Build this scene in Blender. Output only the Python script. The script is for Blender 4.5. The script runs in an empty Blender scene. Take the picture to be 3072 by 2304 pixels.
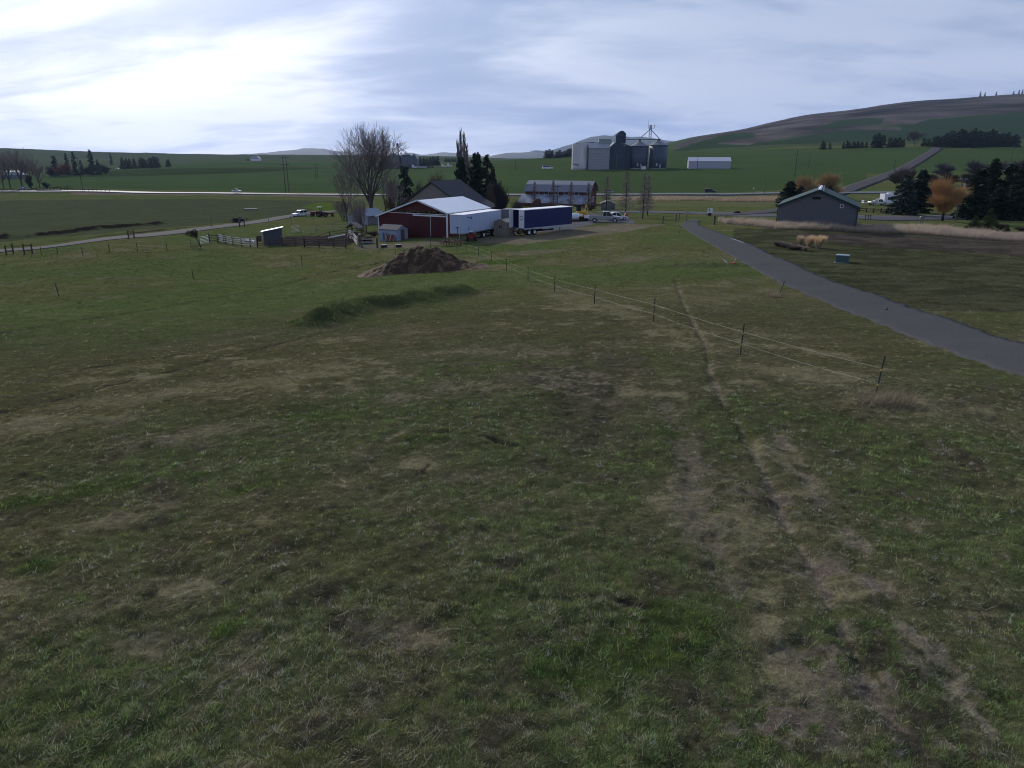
import bpy, math, random
import numpy as np
from mathutils import Vector, Matrix
random.seed(7); rng = np.random.default_rng(7)
SC = bpy.context.scene; COL = SC.collection
# ---------------- camera model ----------------
F = 2130.0; HOR = 468.0
PIT = math.atan((1152-HOR)/F); SP, CP = math.sin(PIT), math.cos(PIT)
ZC = 7.0                                   # camera height in world z
cam = bpy.data.cameras.new('camera'); cam.sensor_width = 36; cam.lens = F/3072*36
cam.clip_start = .3; cam.clip_end = 60000
camo = bpy.data.objects.new('camera', cam); COL.objects.link(camo)
camo.location = (0, 0, ZC); camo.rotation_euler = (math.pi/2-PIT, 0, 0); SC.camera = camo
SC.render.resolution_x = 1024; SC.render.resolution_y = 768
SC.view_settings.view_transform = 'Standard'; SC.view_settings.look = 'None'
SC.cycles.filter_width = 1.0
SC.view_settings.exposure = 0; SC.view_settings.gamma = 1

def K(py):
    t = (np.asarray(py, float)-1152)/F
    return (SP+t*CP)/(CP-t*SP)
def proj(x, y, z):
    dz = z-ZC; d = y*CP-dz*SP; d = np.where(np.abs(d) < .01, .01, d)
    return 1536+F*x/d, 1152-F*(y*SP+dz*CP)/d, d
def ray(px, py):
    a = (px-1536)/F; t = (py-1152)/F
    return a, CP-t*SP, -SP-t*CP
def pz(px, py, z):                          # where the ray meets height z
    a, b, c = ray(px, py); s = (z-ZC)/c
    return a*s, b*s
# ---------------- value noise ----------------
_T = rng.random((256, 256))
def vn(x, y):
    xi = np.floor(x).astype(int); yi = np.floor(y).astype(int)
    fx = x-xi; fy = y-yi; fx = fx*fx*(3-2*fx); fy = fy*fy*(3-2*fy)
    a = _T[xi & 255, yi & 255]; b = _T[(xi+1) & 255, yi & 255]
    c = _T[xi & 255, (yi+1) & 255]; d = _T[(xi+1) & 255, (yi+1) & 255]
    return (a*(1-fx)+b*fx)*(1-fy)+(c*(1-fx)+d*fx)*fy
def fbm(x, y, s, o=4):
    v = 0; a = .5; n = 0
    for i in range(o):
        v = v+a*vn(x/s+17.3*i, y/s+9.1*i); n += a; a *= .55; s *= .47
    return v/n
# ---------------- terrain ----------------
NEAR = [(-400, -9), (-60, -7.5), (0, -6.6), (10, -6.9)]
TAB = {
 -900: [(24,-8.2),(45,-10.6),(60,-12.4),(106,765),(150,708),(300,615),(400,588),(432,574),(520,560),(900,524),(1300,495),(2200,438),(3500,460),(9000,470)],
 0: [(24,-8.2),(45,-10.6),(60,-12.4),(106,762),(150,703),(300,610),(400,586),(432,573),(520,559),(900,522),(1300,495),(2200,443),(3500,462),(9000,470)],
 300: [(24,-8.0),(45,-10.5),(60,-12.4),(106,742),(150,693),(300,607),(395,583),(415,572),(520,556),(1000,508),(1400,495),(2300,455),(3600,470),(9000,472)],
 700: [(24,-7.8),(45,-10.2),(60,-12.2),(90,-14.0),(115,750),(165,682),(225,648),(300,612),(350,590),(369,580),(600,545),(1100,492),(1600,480),(2500,463),(3600,474),(9000,472)],
 1000: [(24,-7.7),(45,-10.0),(60,-11.8),(90,-13.4),(115,739),(165,682),(225,644),(300,608),(345,591),(360,583),(600,548),(1000,503),(1600,478),(2600,465),(3600,474),(9000,472)],
 1300: [(24,-7.6),(45,-9.7),(60,-11.2),(85,-12.4),(119,713),(160,677),(225,640),(300,606),(335,592),(350,585),(600,545),(900,503),(1600,478),(2600,468),(3800,476),(9000,472)],
 1550: [(24,-7.6),(45,-9.5),(60,-10.8),(85,-12),(123,695),(160,664),(235,630),(300,602),(330,592),(341,586),(600,506),(900,478),(1500,487),(2600,476),(3800,478),(9000,472)],
 1800: [(24,-7.6),(45,-9.4),(60,-10.6),(85,-11.6),(118,695),(134,667),(160,645),(235,612),(300,598),(325,590),(335,585),(575,508),(900,466),(1500,480),(2600,476),(3800,476),(9000,472)],
 2130: [(24,-7.6),(45,-9.4),(60,-10.3),(85,-11),(110,692),(130,665),(165,641),(200,622),(280,597),(305,590),(313,584),(555,507),(800,470),(1100,452),(3000,403),(3600,412),(9000,460)],
 2450: [(24,-7.6),(45,-9.6),(75,-10.7),(100,712),(118,668),(165,634),(230,602),(280,586),(296,580),(560,506),(850,441),(1400,425),(3000,338),(3600,345),(9000,420)],
 2750: [(24,-7.6),(45,-9.6),(75,-10.7),(100,718),(125,683),(150,661),(200,620),(265,588),(282,580),(500,512),(790,440),(1400,420),(3000,300),(3600,308),(9000,400)],
 3072: [(24,-7.6),(45,-9.6),(75,-10.8),(100,735),(125,695),(150,668),(200,630),(265,592),(280,584),(500,505),(790,440),(1400,415),(3000,279),(3600,285),(9000,390)],
 3900: [(24,-7.6),(45,-9.6),(75,-10.8),(100,745),(125,705),(150,672),(200,634),(265,594),(280,586),(500,505),(790,440),(1400,410),(3000,270),(3600,272),(9000,390)],
}
_l = np.linspace(0, 1, 700)
def yw(y): return np.arcsinh(np.asarray(y, float)/8.0)
YG = np.linspace(yw(-400), yw(9000), 900)
_cols = sorted(TAB)
_A = np.zeros((len(_cols), len(YG)))
for i, c in enumerate(_cols):
    pts = NEAR+TAB[c]; ys = [p[0] for p in pts]
    zs = [(p[1] if p[1] < 50 else -p[0]*float(K(p[1]))) for p in pts]
    _A[i] = np.interp(YG, yw(ys), zs)
    # light smoothing along the profile
    k = np.exp(-.5*(np.arange(-6, 7)/2.2)**2); k /= k.sum()
    _A[i] = np.convolve(np.pad(_A[i], 6, mode='edge'), k, 'valid')
UG = np.linspace(-900, 3900, 481)
from bisect import bisect
_G = np.zeros((len(UG), len(YG)))
for i, u in enumerate(UG):
    j = min(max(bisect(_cols, u)-1, 0), len(_cols)-2)
    t = (u-_cols[j])/(_cols[j+1]-_cols[j]); t = t*.4+.6*(t*t*(3-2*t))
    _G[i] = _A[j]*(1-t)+_A[j+1]*t
k = np.exp(-.5*(np.arange(-8, 9)/4.)**2); k /= k.sum()
_G = np.apply_along_axis(lambda v: np.convolve(np.pad(v, 8, mode='edge'), k, 'valid'), 0, _G)
def smooth_z(x, y):
    x = np.asarray(x, float); y = np.asarray(y, float)
    u = 1536+F/CP*x/np.maximum(y, 25)*(np.where(y < 0, .3, 1))
    a = np.clip((u+900)/10, 0, 479.999); b = np.clip((yw(y)-YG[0])/(YG[1]-YG[0]), 0, len(YG)-1.001)
    i = a.astype(int); j = b.astype(int); a = a-i; b = b-j
    return ZC+(_G[i, j]*(1-a)+_G[i+1, j]*a)*(1-b)+(_G[i, j+1]*(1-a)+_G[i+1, j+1]*a)*b
RUTS = []
def gz(x, y):
    x = np.asarray(x, float); y = np.asarray(y, float)
    z = smooth_z(x, y)
    r = np.hypot(x, y)
    z = z+(fbm(x, y, 9, 3)-.5)*.35*np.clip((r-15)/40, .2, 1)*np.clip((110-r)/40, 0, 1)
    z = z+(fbm(x, y, 1.3, 3)-.5)*.16*np.clip((140-r)/60, 0, 1)
    z = z+(fbm(x+90, y, 60, 3)-.5)*np.clip((r-600)/500, 0, 1)*4
    return z
def gz1(x, y): return float(gz(np.array([x]), np.array([y]))[0])
def gp(px, py):                              # ground point under a pixel of the photograph
    a, b, c = ray(px, py)
    s = np.concatenate([np.linspace(2, 60, 120), np.geomspace(60.5, 4000, 700)])
    X, Y, Z = a*s, b*s, ZC+c*s
    h = Z-gz(X, Y); i = int(np.argmax(h < 0))
    if i == 0: i = len(s)-1
    lo, hi = s[i-1], s[i]
    for _ in range(18):
        m = (lo+hi)/2
        if ZC+c*m-gz1(a*m, b*m) < 0: hi = m
        else: lo = m
    return Vector((a*hi, b*hi, gz1(a*hi, b*hi)))
def gy(px, y):                               # ground point at forward distance y
    x = (px-1536)/F*y
    for _ in range(6):
        z = gz1(x, y); x = (px-1536)/F*(y*CP-(z-ZC)*SP)
    return Vector((x, y, gz1(x, y)))
def ppm(p): return F/(p[1]*CP-(p[2]-ZC)*SP)   # pixels per metre at a point
# ---------------- materials ----------------
def mat(name, col, rough=.8, metal=0, noise=.12, nscale=3., bump=0, bscale=20., spec=.3, wave=None, emis=0, c2=None, stretch=None, alpha=None):
    m = bpy.data.materials.new(name); m.use_nodes = True; nt = m.node_tree; N = nt.nodes; L = nt.links
    b = N['Principled BSDF']; b.inputs['Roughness'].default_value = rough; b.inputs['Metallic'].default_value = metal
    b.inputs['Specular IOR Level'].default_value = spec
    tc = N.new('ShaderNodeTexCoord'); mp = N.new('ShaderNodeMapping'); L.new(tc.outputs['Object'], mp.inputs[0])
    if stretch: mp.inputs['Scale'].default_value = stretch
    n = N.new('ShaderNodeTexNoise'); n.inputs['Scale'].default_value = nscale; n.inputs['Detail'].default_value = 6; n.inputs['Roughness'].default_value = .65
    L.new(mp.outputs[0], n.inputs['Vector'])
    mx = N.new('ShaderNodeMix'); mx.data_type = 'RGBA'
    rp = N.new('ShaderNodeMapRange'); rp.inputs[1].default_value = .3; rp.inputs[2].default_value = .7; L.new(n.outputs['Fac'], rp.inputs[0])
    L.new(rp.outputs[0], mx.inputs['Factor'])
    ca = [max(0, c*(1-noise)) for c in col[:3]]; cb = [min(1, c*(1+noise)) for c in col[:3]]
    if c2: ca, cb = col[:3], c2
    mx.inputs['A'].default_value = (*ca, 1); mx.inputs['B'].default_value = (*cb, 1)
    out = mx.outputs['Result']; h = None
    if wave:                                 # (axis, period metres, strength): sheet-metal ribs, boards, courses
        w = N.new('ShaderNodeTexWave'); w.wave_type = 'BANDS'; w.bands_direction = wave[0]
        w.wave_profile = 'SAW' if len(wave) > 3 else 'SIN'
        w.inputs['Scale'].default_value = 2*math.pi/20/wave[1]; L.new(tc.outputs['Object'], w.inputs['Vector'])
        mr = N.new('ShaderNodeMapRange'); mr.inputs[3].default_value = 1-wave[2]; mr.inputs[4].default_value = 1.0; L.new(w.outputs['Fac'], mr.inputs[0])
        mu = N.new('ShaderNodeMix'); mu.data_type = 'RGBA'; mu.blend_type = 'MULTIPLY'; mu.inputs['Factor'].default_value = 1
        L.new(out, mu.inputs['A']); L.new(mr.outputs[0], mu.inputs['B']); out = mu.outputs['Result']
        bp = N.new('ShaderNodeBump'); bp.inputs['Strength'].default_value = .5; bp.inputs['Distance'].default_value = .03
        L.new(w.outputs['Fac'], bp.inputs['Height']); L.new(bp.outputs[0], b.inputs['Normal'])
    elif bump:
        n2 = N.new('ShaderNodeTexNoise'); n2.inputs['Scale'].default_value = bscale; n2.inputs['Detail'].default_value = 5
        L.new(mp.outputs[0], n2.inputs['Vector'])
        bp = N.new('ShaderNodeBump'); bp.inputs['Strength'].default_value = 1; bp.inputs['Distance'].default_value = bump
        L.new(n2.outputs['Fac'], bp.inputs['Height']); L.new(bp.outputs[0], b.inputs['Normal'])
    L.new(out, b.inputs['Base Color'])
    return m
# ---------------- mesh building ----------------
class MB:
    def __init__(s): s.v = []; s.f = []
    def add(s, vs, fs):
        o = len(s.v); s.v += [tuple(p) for p in vs]; s.f += [tuple(i+o for i in f) for f in fs]; return s
    def box(s, x0, x1, y0, y1, z0, z1):
        return s.add([(x0,y0,z0),(x1,y0,z0),(x1,y1,z0),(x0,y1,z0),(x0,y0,z1),(x1,y0,z1),(x1,y1,z1),(x0,y1,z1)],
                     [(3,2,1,0),(4,5,6,7),(0,1,5,4),(1,2,6,5),(2,3,7,6),(3,0,4,7)])
    def cbox(s, c, size, rz=0, M=None):
        sx, sy, sz = [q/2 for q in size]; R = M or Matrix.Rotation(rz, 3, 'Z')
        vs = [Vector(c)+R@Vector((a*sx, b*sy, d*sz)) for d in (-1, 1) for a, b in ((-1,-1),(1,-1),(1,1),(-1,1))]
        return s.add(vs, [(3,2,1,0),(4,5,6,7),(0,1,5,4),(1,2,6,5),(2,3,7,6),(3,0,4,7)])
    def bar(s, a, b, w, h=None):
        a = Vector(a); b = Vector(b); d = b-a; L = d.length
        if L < 1e-6: return s
        q = d.to_track_quat('X', 'Z').to_matrix()
        return s.cbox((a+b)/2, (L, w, h or w), M=q)
    def tube(s, pts, rad, n=6, cap=True):
        pts = [Vector(p) for p in pts]
        if not hasattr(rad, '__len__'): rad = [rad]*len(pts)
        o = len(s.v)
        for i, p in enumerate(pts):
            d = (pts[min(i+1, len(pts)-1)]-pts[max(i-1, 0)]).normalized()
            q = d.to_track_quat('Z', 'Y').to_matrix()
            for k in range(n):
                a = 2*math.pi*k/n; s.v.append(tuple(p+q@Vector((math.cos(a)*rad[i], math.sin(a)*rad[i], 0))))
        for i in range(len(pts)-1):
            for k in range(n):
                k2 = (k+1) % n; s.f.append((o+i*n+k, o+i*n+k2, o+(i+1)*n+k2, o+(i+1)*n+k))
        if cap: s.f.append(tuple(o+k for k in range(n))[::-1]); s.f.append(tuple(o+(len(pts)-1)*n+k for k in range(n)))
        return s
    def prism(s, poly, y0, y1, axis='Y'):     # poly in the XZ plane, extruded along Y (or in YZ along X, or XY along Z)
        n = len(poly)
        mk = {'Y': lambda a, b, t: (a, t, b), 'X': lambda a, b, t: (t, a, b), 'Z': lambda a, b, t: (a, b, t)}[axis]
        vs = [mk(a, b, y0) for a, b in poly]+[mk(a, b, y1) for a, b in poly]
        return s.add(vs, [tuple(range(n))[::-1], tuple(range(n, 2*n))]+[(i, (i+1) % n, n+(i+1) % n, n+i) for i in range(n)])
    def lathe(s, prof, n=24, c=(0, 0)):
        o = len(s.v); m = len(prof)
        for r, z in prof:
            for k in range(n):
                a = 2*math.pi*k/n; s.v.append((c[0]+r*math.cos(a), c[1]+r*math.sin(a), z))
        for i in range(m-1):
            for k in range(n):
                k2 = (k+1) % n; s.f.append((o+i*n+k, o+i*n+k2, o+(i+1)*n+k2, o+(i+1)*n+k))
        s.f.append(tuple(o+k for k in range(n))[::-1]); s.f.append(tuple(o+(m-1)*n+k for k in range(n)))
        return s
    def build(s, name, m, parent=None, smooth=False, bevel=0, loc=None):
        me = bpy.data.meshes.new(name); me.from_pydata(s.v, [], s.f); me.materials.append(m)
        me.validate(verbose=False)
        if smooth: me.polygons.foreach_set('use_smooth', [True]*len(me.polygons))
        o = bpy.data.objects.new(name, me); COL.objects.link(o)
        if parent is not None: o.parent = parent
        if loc is not None: o.location = loc
        if bevel:
            b = o.modifiers.new('bevel', 'BEVEL'); b.width = bevel; b.segments = 2; b.limit_method = 'ANGLE'
        return o
def arrmesh(name, V, Fc, m, parent=None, cols=None):
    """V (n,3) and Fc (m,3|4) numpy"""
    me = bpy.data.meshes.new(name); V = np.asarray(V, np.float32); Fc = np.asarray(Fc, np.int32)
    me.vertices.add(len(V)); me.vertices.foreach_set('co', V.ravel())
    k = Fc.shape[1]; me.loops.add(Fc.size); me.loops.foreach_set('vertex_index', Fc.ravel())
    me.polygons.add(len(Fc)); me.polygons.foreach_set('loop_start', np.arange(0, Fc.size, k, dtype=np.int32))
    me.update(calc_edges=True)
    if cols is not None:
        c = np.ones((len(V), 4), np.float32); c[:, :3] = cols
        a = me.color_attributes.new('tint', 'FLOAT_COLOR', 'POINT'); a.data.foreach_set('color', c.ravel())
    me.materials.append(m)
    o = bpy.data.objects.new(name, me); COL.objects.link(o)
    if parent is not None: o.parent = parent
    return o
def tag(o, label, cat, group=None, kind=None):
    if label: o['label'] = label
    if cat: o['category'] = cat
    if group: o['group'] = group
    if kind: o['kind'] = kind
    return o
def thing(name, label, cat, p, rz=0, group=None):
    o = bpy.data.objects.new(name, None); COL.objects.link(o); o.empty_display_size = .3
    o.location = p; o.rotation_euler = (0, 0, rz); return tag(o, label, cat, group)
KIDS = {}
def dup(o, p, rz=0, label=None, scale=1, parent=None):
    c = o.copy(); COL.objects.link(c)
    if parent is not None: c.parent = parent
    else:
        c.location = p; c.rotation_euler = (0, 0, rz)
        c.scale = scale if hasattr(scale, '__len__') else (scale,)*3
        if label: c['label'] = label
    for ch in list(o.children):
        if ch.name.split('.')[0]: dup(ch, None, parent=c)
    return c
def struct(name, o): o['kind'] = 'structure'; return o
# ================= ground painting =================
def inpoly(px, py, poly):
    r = np.zeros(px.shape, bool); n = len(poly)
    for i in range(n):
        x1, y1 = poly[i]; x2, y2 = poly[(i+1) % n]
        if y1 == y2: continue
        c = ((y1 > py) != (y2 > py)) & (px < (x2-x1)*(py-y1)/(y2-y1)+x1); r ^= c
    return r
def W(pts): return [gp(*p)[:2] for p in pts]      # photo points -> ground points
def polyline_d(x, y, pts):
    d = np.full(x.shape, 1e9)
    for (x1, y1), (x2, y2) in zip(pts[:-1], pts[1:]):
        dx, dy = x2-x1, y2-y1; L = dx*dx+dy*dy+1e-9
        t = np.clip(((x-x1)*dx+(y-y1)*dy)/L, 0, 1)
        d = np.minimum(d, np.hypot(x-x1-t*dx, y-y1-t*dy))
    return d
def ell(x, y, c, a, b, rot=0):
    dx, dy = x-c[0], y-c[1]; cr, sr = math.cos(rot), math.sin(rot)
    return np.hypot((dx*cr+dy*sr)/a, (-dx*sr+dy*cr)/b)
def sm(e0, e1, v): t = np.clip((v-e0)/(e1-e0), 0, 1); return t*t*(3-2*t)
A = np.array
GREEN = A([.092, .097, .036]); LUSH = A([.048, .084, .016]); DRY = A([.160, .138, .085]); SOIL = A([.128, .105, .080])
DSOIL = A([.042, .034, .028]); WHEAT = A([.052, .080, .030]); GOLD = A([.21, .165, .105]); MAUVE = A([.17, .125, .105]); GRAV = A([.115, .112, .118])
FENCE_PTS = [(3150,1300),(2622,1192),(2220,1063),(1959,966),(1782,911),(1664,875),(1584,842),(1519,813),(1474,786),(1436,768),(1401,757)]
TR = {
 'left': W([(-60,1015),(150,972),(556,910),(722,882),(972,819),(1152,785)]),
 'cut': W([(2028,833),(2056,917),(2118,1028),(2132,1111),(2167,1194),(2222,1278),(2292,1403),(2361,1569),(2444,1694),(2500,1819),(2569,1972),(2680,2167)]),
 'r2': W([(2330,1290),(2403,1389),(2480,1500),(2569,1611),(2680,1805),(2792,1944),(2903,2083),(3055,2278)]),
 'r3': W([(2000,1208),(2042,1305),(2083,1472),(2139,1639),(2200,1760)]),
 'c1': W([(1847,1014),(1889,1111),(1830,1210),(1800,1330)]),
 'c2': W([(1760,1030),(1760,1130),(1700,1260),(1640,1400)]),
 'k1': W([(1333,1292),(1472,1312),(1570,1347)]),
 'k2': W([(1236,1792),(1417,1805)]), 'k3': W([(1597,1790),(1805,1790),(1945,1826)]),
 'k4': W([(-40,1245),(200,1190),(520,1110),(800,1040),(960,1000)]),
 'k5': W([(0,1150),(300,1100),(560,1062)]),
 'k6': W([(1290,1390),(1270,1420)]),
}
PILE_C = gp(1262, 815); MOUND_L = W([(960,968),(1080,938),(1190,925),(1290,898),(1380,885)])
PATCH = [  # lush patches (photo px, half sizes in metres)
 ((1255,1318),1.0,.45,.1),((958,1252),1.3,.7,0),((208,1475),1.5,.5,.6),((590,1425),.45,.3,0),((730,1470),.7,.4,.4),((690,1895),.32,.25,0),((150,1690),.7,.4,.3),
 ((1765,2010),.8,.5,0),((1480,790),6,2.5,0),((2000,1300),.4,.3,0),((3000,1080),2,1.,0),((1400,760),3,2,0),((1620,1180),.8,.4,0),((2000,1900),1,.7,.2)]
PATCH = [(gp(*c)[:2], a, b, r) for c, a, b, r in PATCH]
DRYP = [((1080,1010),4.2,2.6,.3),((1330,1060),5,1.9,.2),((1500,1050),3.5,1.6,0),((1400,1160),3,1.2,.4),((330,1560),1.0,.4,.7),((420,1930),.7,.4,0),((1400,1430),.9,.5,0),((1220,1900),.5,.4,0),
 ((2450,1130),4,2.,-.2),((2700,1215),3,1.2,-.2),((2350,1010),4,2,-.3),((2200,900),9,5,-.4),((1900,780),9,5,0),((100,1280),3,1,.4),((640,1300),2,.8,.4),((2900,900),7,4,0),((900,1130),2.5,1.2,.4),((500,1180),3,1.3,.4)]
DRYP = [(gp(*c)[:2], a, b, r) for c, a, b, r in DRYP]
DRIVE_L = [(3900,1430),(3500,1282),(3180,1172),(3072,1131),(2928,1085),(2789,1034),(2627,969),(2500,920),(2361,860),(2293,825),(2198,771),(2125,730),(2068,698),(2040,676),(2052,664),(2080,659)]
DRIVE_R = [(3900,1270),(3500,1160),(3180,1068),(3072,1033),(2881,969),(2755,931),(2668,900),(2500,844),(2388,795),(2334,774),(2253,733),(2171,704),(2115,684),(2098,676),(2096,668),(2100,660)]
DRIVE_P = W(DRIVE_L)+W(DRIVE_R)[::-1]
FARPOLY = [  # far zones drawn as photo outlines, limited to a distance range: (colour, ymin, ymax, polygon)
 (WHEAT, 320, 1250, [(-900,562),(0,562),(300,566),(700,574),(1000,578),(1500,582),(2100,579),(2600,572),(2600,520),(3200,520),(4000,520),(4000,432),(2040,448),(2000,440),(1400,472),(1100,478),(500,480),(200,520),(0,530),(-900,535)]),
 (WHEAT*.62, 700, 1200, [(150,520),(500,506),(900,500),(1000,504),(700,520),(300,532),(150,532)]),
 (A([.060,.062,.03]), 100, 2500, [(700,505),(2000,505),(2000,502),(700,502)]),
 (A([.070,.060,.055]), 1150, 4000, [(2020,447),(2070,418),(2260,370),(2640,305),(3072,270),(4000,260),(4000,345),(3072,352),(2900,345),(2700,362),(2560,385),(2350,405),(2240,436),(2160,425),(2120,446)]),
 (A([.030,.050,.022]), 1150, 4000, [(2020,452),(2080,430),(2180,402),(2230,397),(2268,402),(2262,412),(2180,420),(2150,432),(2200,436),(2350,420),(2500,395),(2600,382),(2700,392),(2704,380),(2640,372),(2700,360),(2780,358),(3072,336),(4000,330),(4000,450),(2020,455)]),
 (A([.030,.050,.022]), 1400, 4000, [(2430,388),(2520,362),(2600,354),(2650,355),(2650,372),(2560,378),(2470,391)]),
 (A([.095,.080,.070]), 1150, 4000, [(2150,428),(2400,393),(2600,379),(2705,384),(2690,390),(2560,387),(2440,403),(2330,415),(2240,436),(2160,430)]),
 (A([.095,.080,.070]), 1400, 4000, [(2650,360),(2790,357),(2740,372),(2640,374)]),
]
MID = [ # mid zones (colour, polygon, noise-edge)
 (A([.062,.070,.037]), 95, 330, [(-900,745),(0,725),(300,700),(560,678),(700,668),(900,640),(1000,622),(1040,604),(700,598),(0,582),(-900,584)]),
 (A([.075,.105,.022]), 150, 330, [(900,620),(960,606),(1020,610),(1060,640),(960,632)]),
 (A([.150,.118,.088]), 200, 420, [(230,584),(560,584),(1000,592),(1060,596),(1060,586),(700,582),(300,576),(200,578)]),
 (A([.038,.032,.028]), 90, 140, [(850,737),(1040,741),(1075,725),(1100,702),(960,694),(850,702)]),
 (A([.130,.112,.080]), 90, 150, [(1060,738),(1180,730),(1340,720),(1460,705),(1460,715),(1330,735),(1200,745),(1060,750)]),
 (A([.145,.125,.085]), 90, 160, [(1420,712),(1560,705),(1700,690),(1850,672),(2000,672),(1900,690),(1730,712),(1560,735),(1440,728)]),
 (GRAV*1.0, 110, 180, [(1540,700),(1720,690),(1800,668),(1900,672),(1905,660),(1780,640),(1500,640),(1460,700)]),
 (A([.165,.150,.100]), 205, 330, [(1830,600),(2080,600),(2380,608),(2380,590),(2080,588),(1830,588)]),
 (A([.100,.105,.048]), 180, 300, [(1830,618),(2300,622),(2340,610),(2080,603),(1830,602)]),
 (A([.100,.085,.055]), 60, 120, [(2180,706),(2350,716),(2600,725),(3100,760),(3500,790),(3500,740),(2900,690),(2350,690)]),
 (A([.055,.058,.030]), 45, 125, [(2200,740),(2600,900),(3072,985),(3500,1080),(3500,730),(3072,712),(2600,690),(2200,685)]),
 (A([.060,.050,.040]), 60, 120, [(2560,735),(3500,800),(3500,740),(3072,722),(2600,700),(2350,700)]),
 (A([.200,.155,.095]), 100, 160, [(2280,682),(2480,690),(2760,700),(3072,716),(3500,735),(3500,722),(3072,700),(2760,682),(2400,660),(2200,664)]),
 (A([.24,.22,.20]), 100, 124, [(2380,738),(2430,742),(2450,755),(2390,756),(2370,748)]),
]
def paint(x, y, z):
    """ground albedo at world points"""
    px, py, d = proj(x, y, z); r = np.hypot(x, y)
    n1 = fbm(x, y, 14, 4); n2 = fbm(x+50, y-30, 3.2, 4); n3 = fbm(x-20, y+80, .8, 3)
    c = np.empty(x.shape+(3,)); c[:] = GREEN
    def mix(c, col, m): return c*(1-m[..., None])+np.asarray(col)*m[..., None]
    c = mix(c, GREEN*A([.80, 1.06, .9]), sm(.42, .60, n1))
    c = mix(c, DRY*.85, sm(.50, .66, n2)*.35)
    c = mix(c, DRY, sm(.56, .72, n3*.5+n2*.5)*.75)
    n4 = fbm(x+3, y-8, .22, 2); c = mix(c, DSOIL*1.3, sm(.44, .28, n3*.5+n2*.3+n4*.2)*.7); c = mix(c, DRY*.95, sm(.62, .8, n4)*.4)
    for cc, a, b, rot in DRYP:
        e = ell(x, y, cc, a, b, rot)+(n2-.5)*1.8+(n3-.5)*1.8+(n4-.5)*1.2; c = mix(c, MAUVE*.4+DRY*.55, sm(1.5, -.1, e)*(.7-.35*sm(18, 35, r)))
    dr = polyline_d(x, y, W_F); c = mix(c, DRY*1.05, sm(2.2, .4, dr+(n2-.5)*3.5)*.38)
    for cc, a, b, rot in PATCH:
        e = ell(x, y, cc, a, b, rot)+(n3-.5)*1.1+(n2-.5)*.8; c = mix(c, LUSH, sm(1.05, .6, e)*.9)
    def tr(k, w, col, a, ns=1.0):
        nonlocal c
        dd = polyline_d(x+(n2-.5)*.5*ns, y, TR[k]); brk = sm(.40, .50, fbm(x+7, y+3, .9, 3)*.6+n4*.4)
        c = mix(c, col, sm(w*1.3, w*.6, dd+(n4-.5)*w*2.2)*a*brk)
    tr('left', .55, DSOIL*1.05, .95)
    tr('cut', .12, SOIL*1.35, .85, .25); tr('r2', .26, SOIL*1.3, .8); tr('r3', .42, SOIL, .7)
    tr('c1', .8, DSOIL*1.6, .5); tr('c2', .9, DSOIL*1.6, .4)
    for k, w in (('k1', .09), ('k2', .06), ('k3', .07), ('k4', .22), ('k5', .2), ('k6', .05)): tr(k, w, DSOIL*.9, .9, .3)
    # loose soil in the bottom right corner
    for cc_, a_, b_ in BROKEN:
        e = ell(x, y, cc_, a_, b_, 0)+(n2-.5)*1.4; c = mix(c, SOIL, sm(1.1, .3, e)*sm(.52, .57, n3*.35+n4*.65)*.95); c = mix(c, DSOIL*1.2, sm(1.1, .3, e)*sm(.44, .38, n3*.4+n4*.6)*.8)
    # mauve bare patch
    e = ell(x, y, BARE, 4.6, 2.6, .2)+(n2-.5)*.9+(n3-.5)*.3; c = mix(c, MAUVE*1.15, sm(1.0, .75, e)*.9)
    e = ell(x, y, TRENCH, 8, 2.2, 0)+(n3-.5)*1.0; c = mix(c, SOIL*.8, sm(.9, .4, e)*.7)
    dmm = polyline_d(x, y, MOUND_L); c = mix(c, LUSH*A([.9, .85, .9]), sm(2.6, 1.6, dmm+(n2-.5)*1.5)*.75)
    # mid and far
    c = mix(c, A([.074, .094, .032]), sm(28, 60, r)*sm(.30, .55, n1)*.6)
    nn = (fbm(x, y, 6, 3)-.5)*6*np.clip(100/np.maximum(r, 1), 0, 1)
    for col, y0, y1, poly in MID:
        m = inpoly(px+nn*4, py+nn, poly) & (y > y0) & (y < y1)
        v = (.8+.4*fbm(x, y, 5, 4))[..., None]
        if poly[0][0] in (2200, 2560): v = v*(.8+.45*sm(.38, .60, fbm(x, y*1.8, 2.6, 4)))[..., None]
        c = np.where(m[..., None], np.asarray(col)*v, c)
    c = mix(c, A([.022, .018, .015]), sm(3.0, 1.4, polyline_d(x, y, BERM)+(fbm(x, y, 5, 3)-.5)*4)*sm(.33, .45, fbm(x, y, 4, 3)))
    c = mix(c, A([.045, .038, .028]), sm(1.8, .7, polyline_d(x, y, BERM2)+(fbm(x, y, 5, 3)-.5)*2)*sm(.35, .5, fbm(x, y, 7, 3)))
    c = np.where((r > 1000)[..., None], A([.048, .062, .030])*(.95+.6*fbm(x, y, 260, 4))[..., None], c)
    for col, y0, y1, poly in FARPOLY:
        q = (fbm(x, y, 120, 3)-.5)*5*(y > 1000)
        m = inpoly(px+q*2, py+q, poly) & (y > y0) & (y < y1)
        v = .86+.28*fbm(x, y, 60, 3)+((2.4*(fbm(x, y, 170, 5)-.5)+.5*(fbm(x, y*.4, 45, 3)-.5)) if y0 > 1000 and col[0] > .06 else 0)
        c = np.where(m[..., None], np.asarray(col)*v[..., None], c)
    return c
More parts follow.
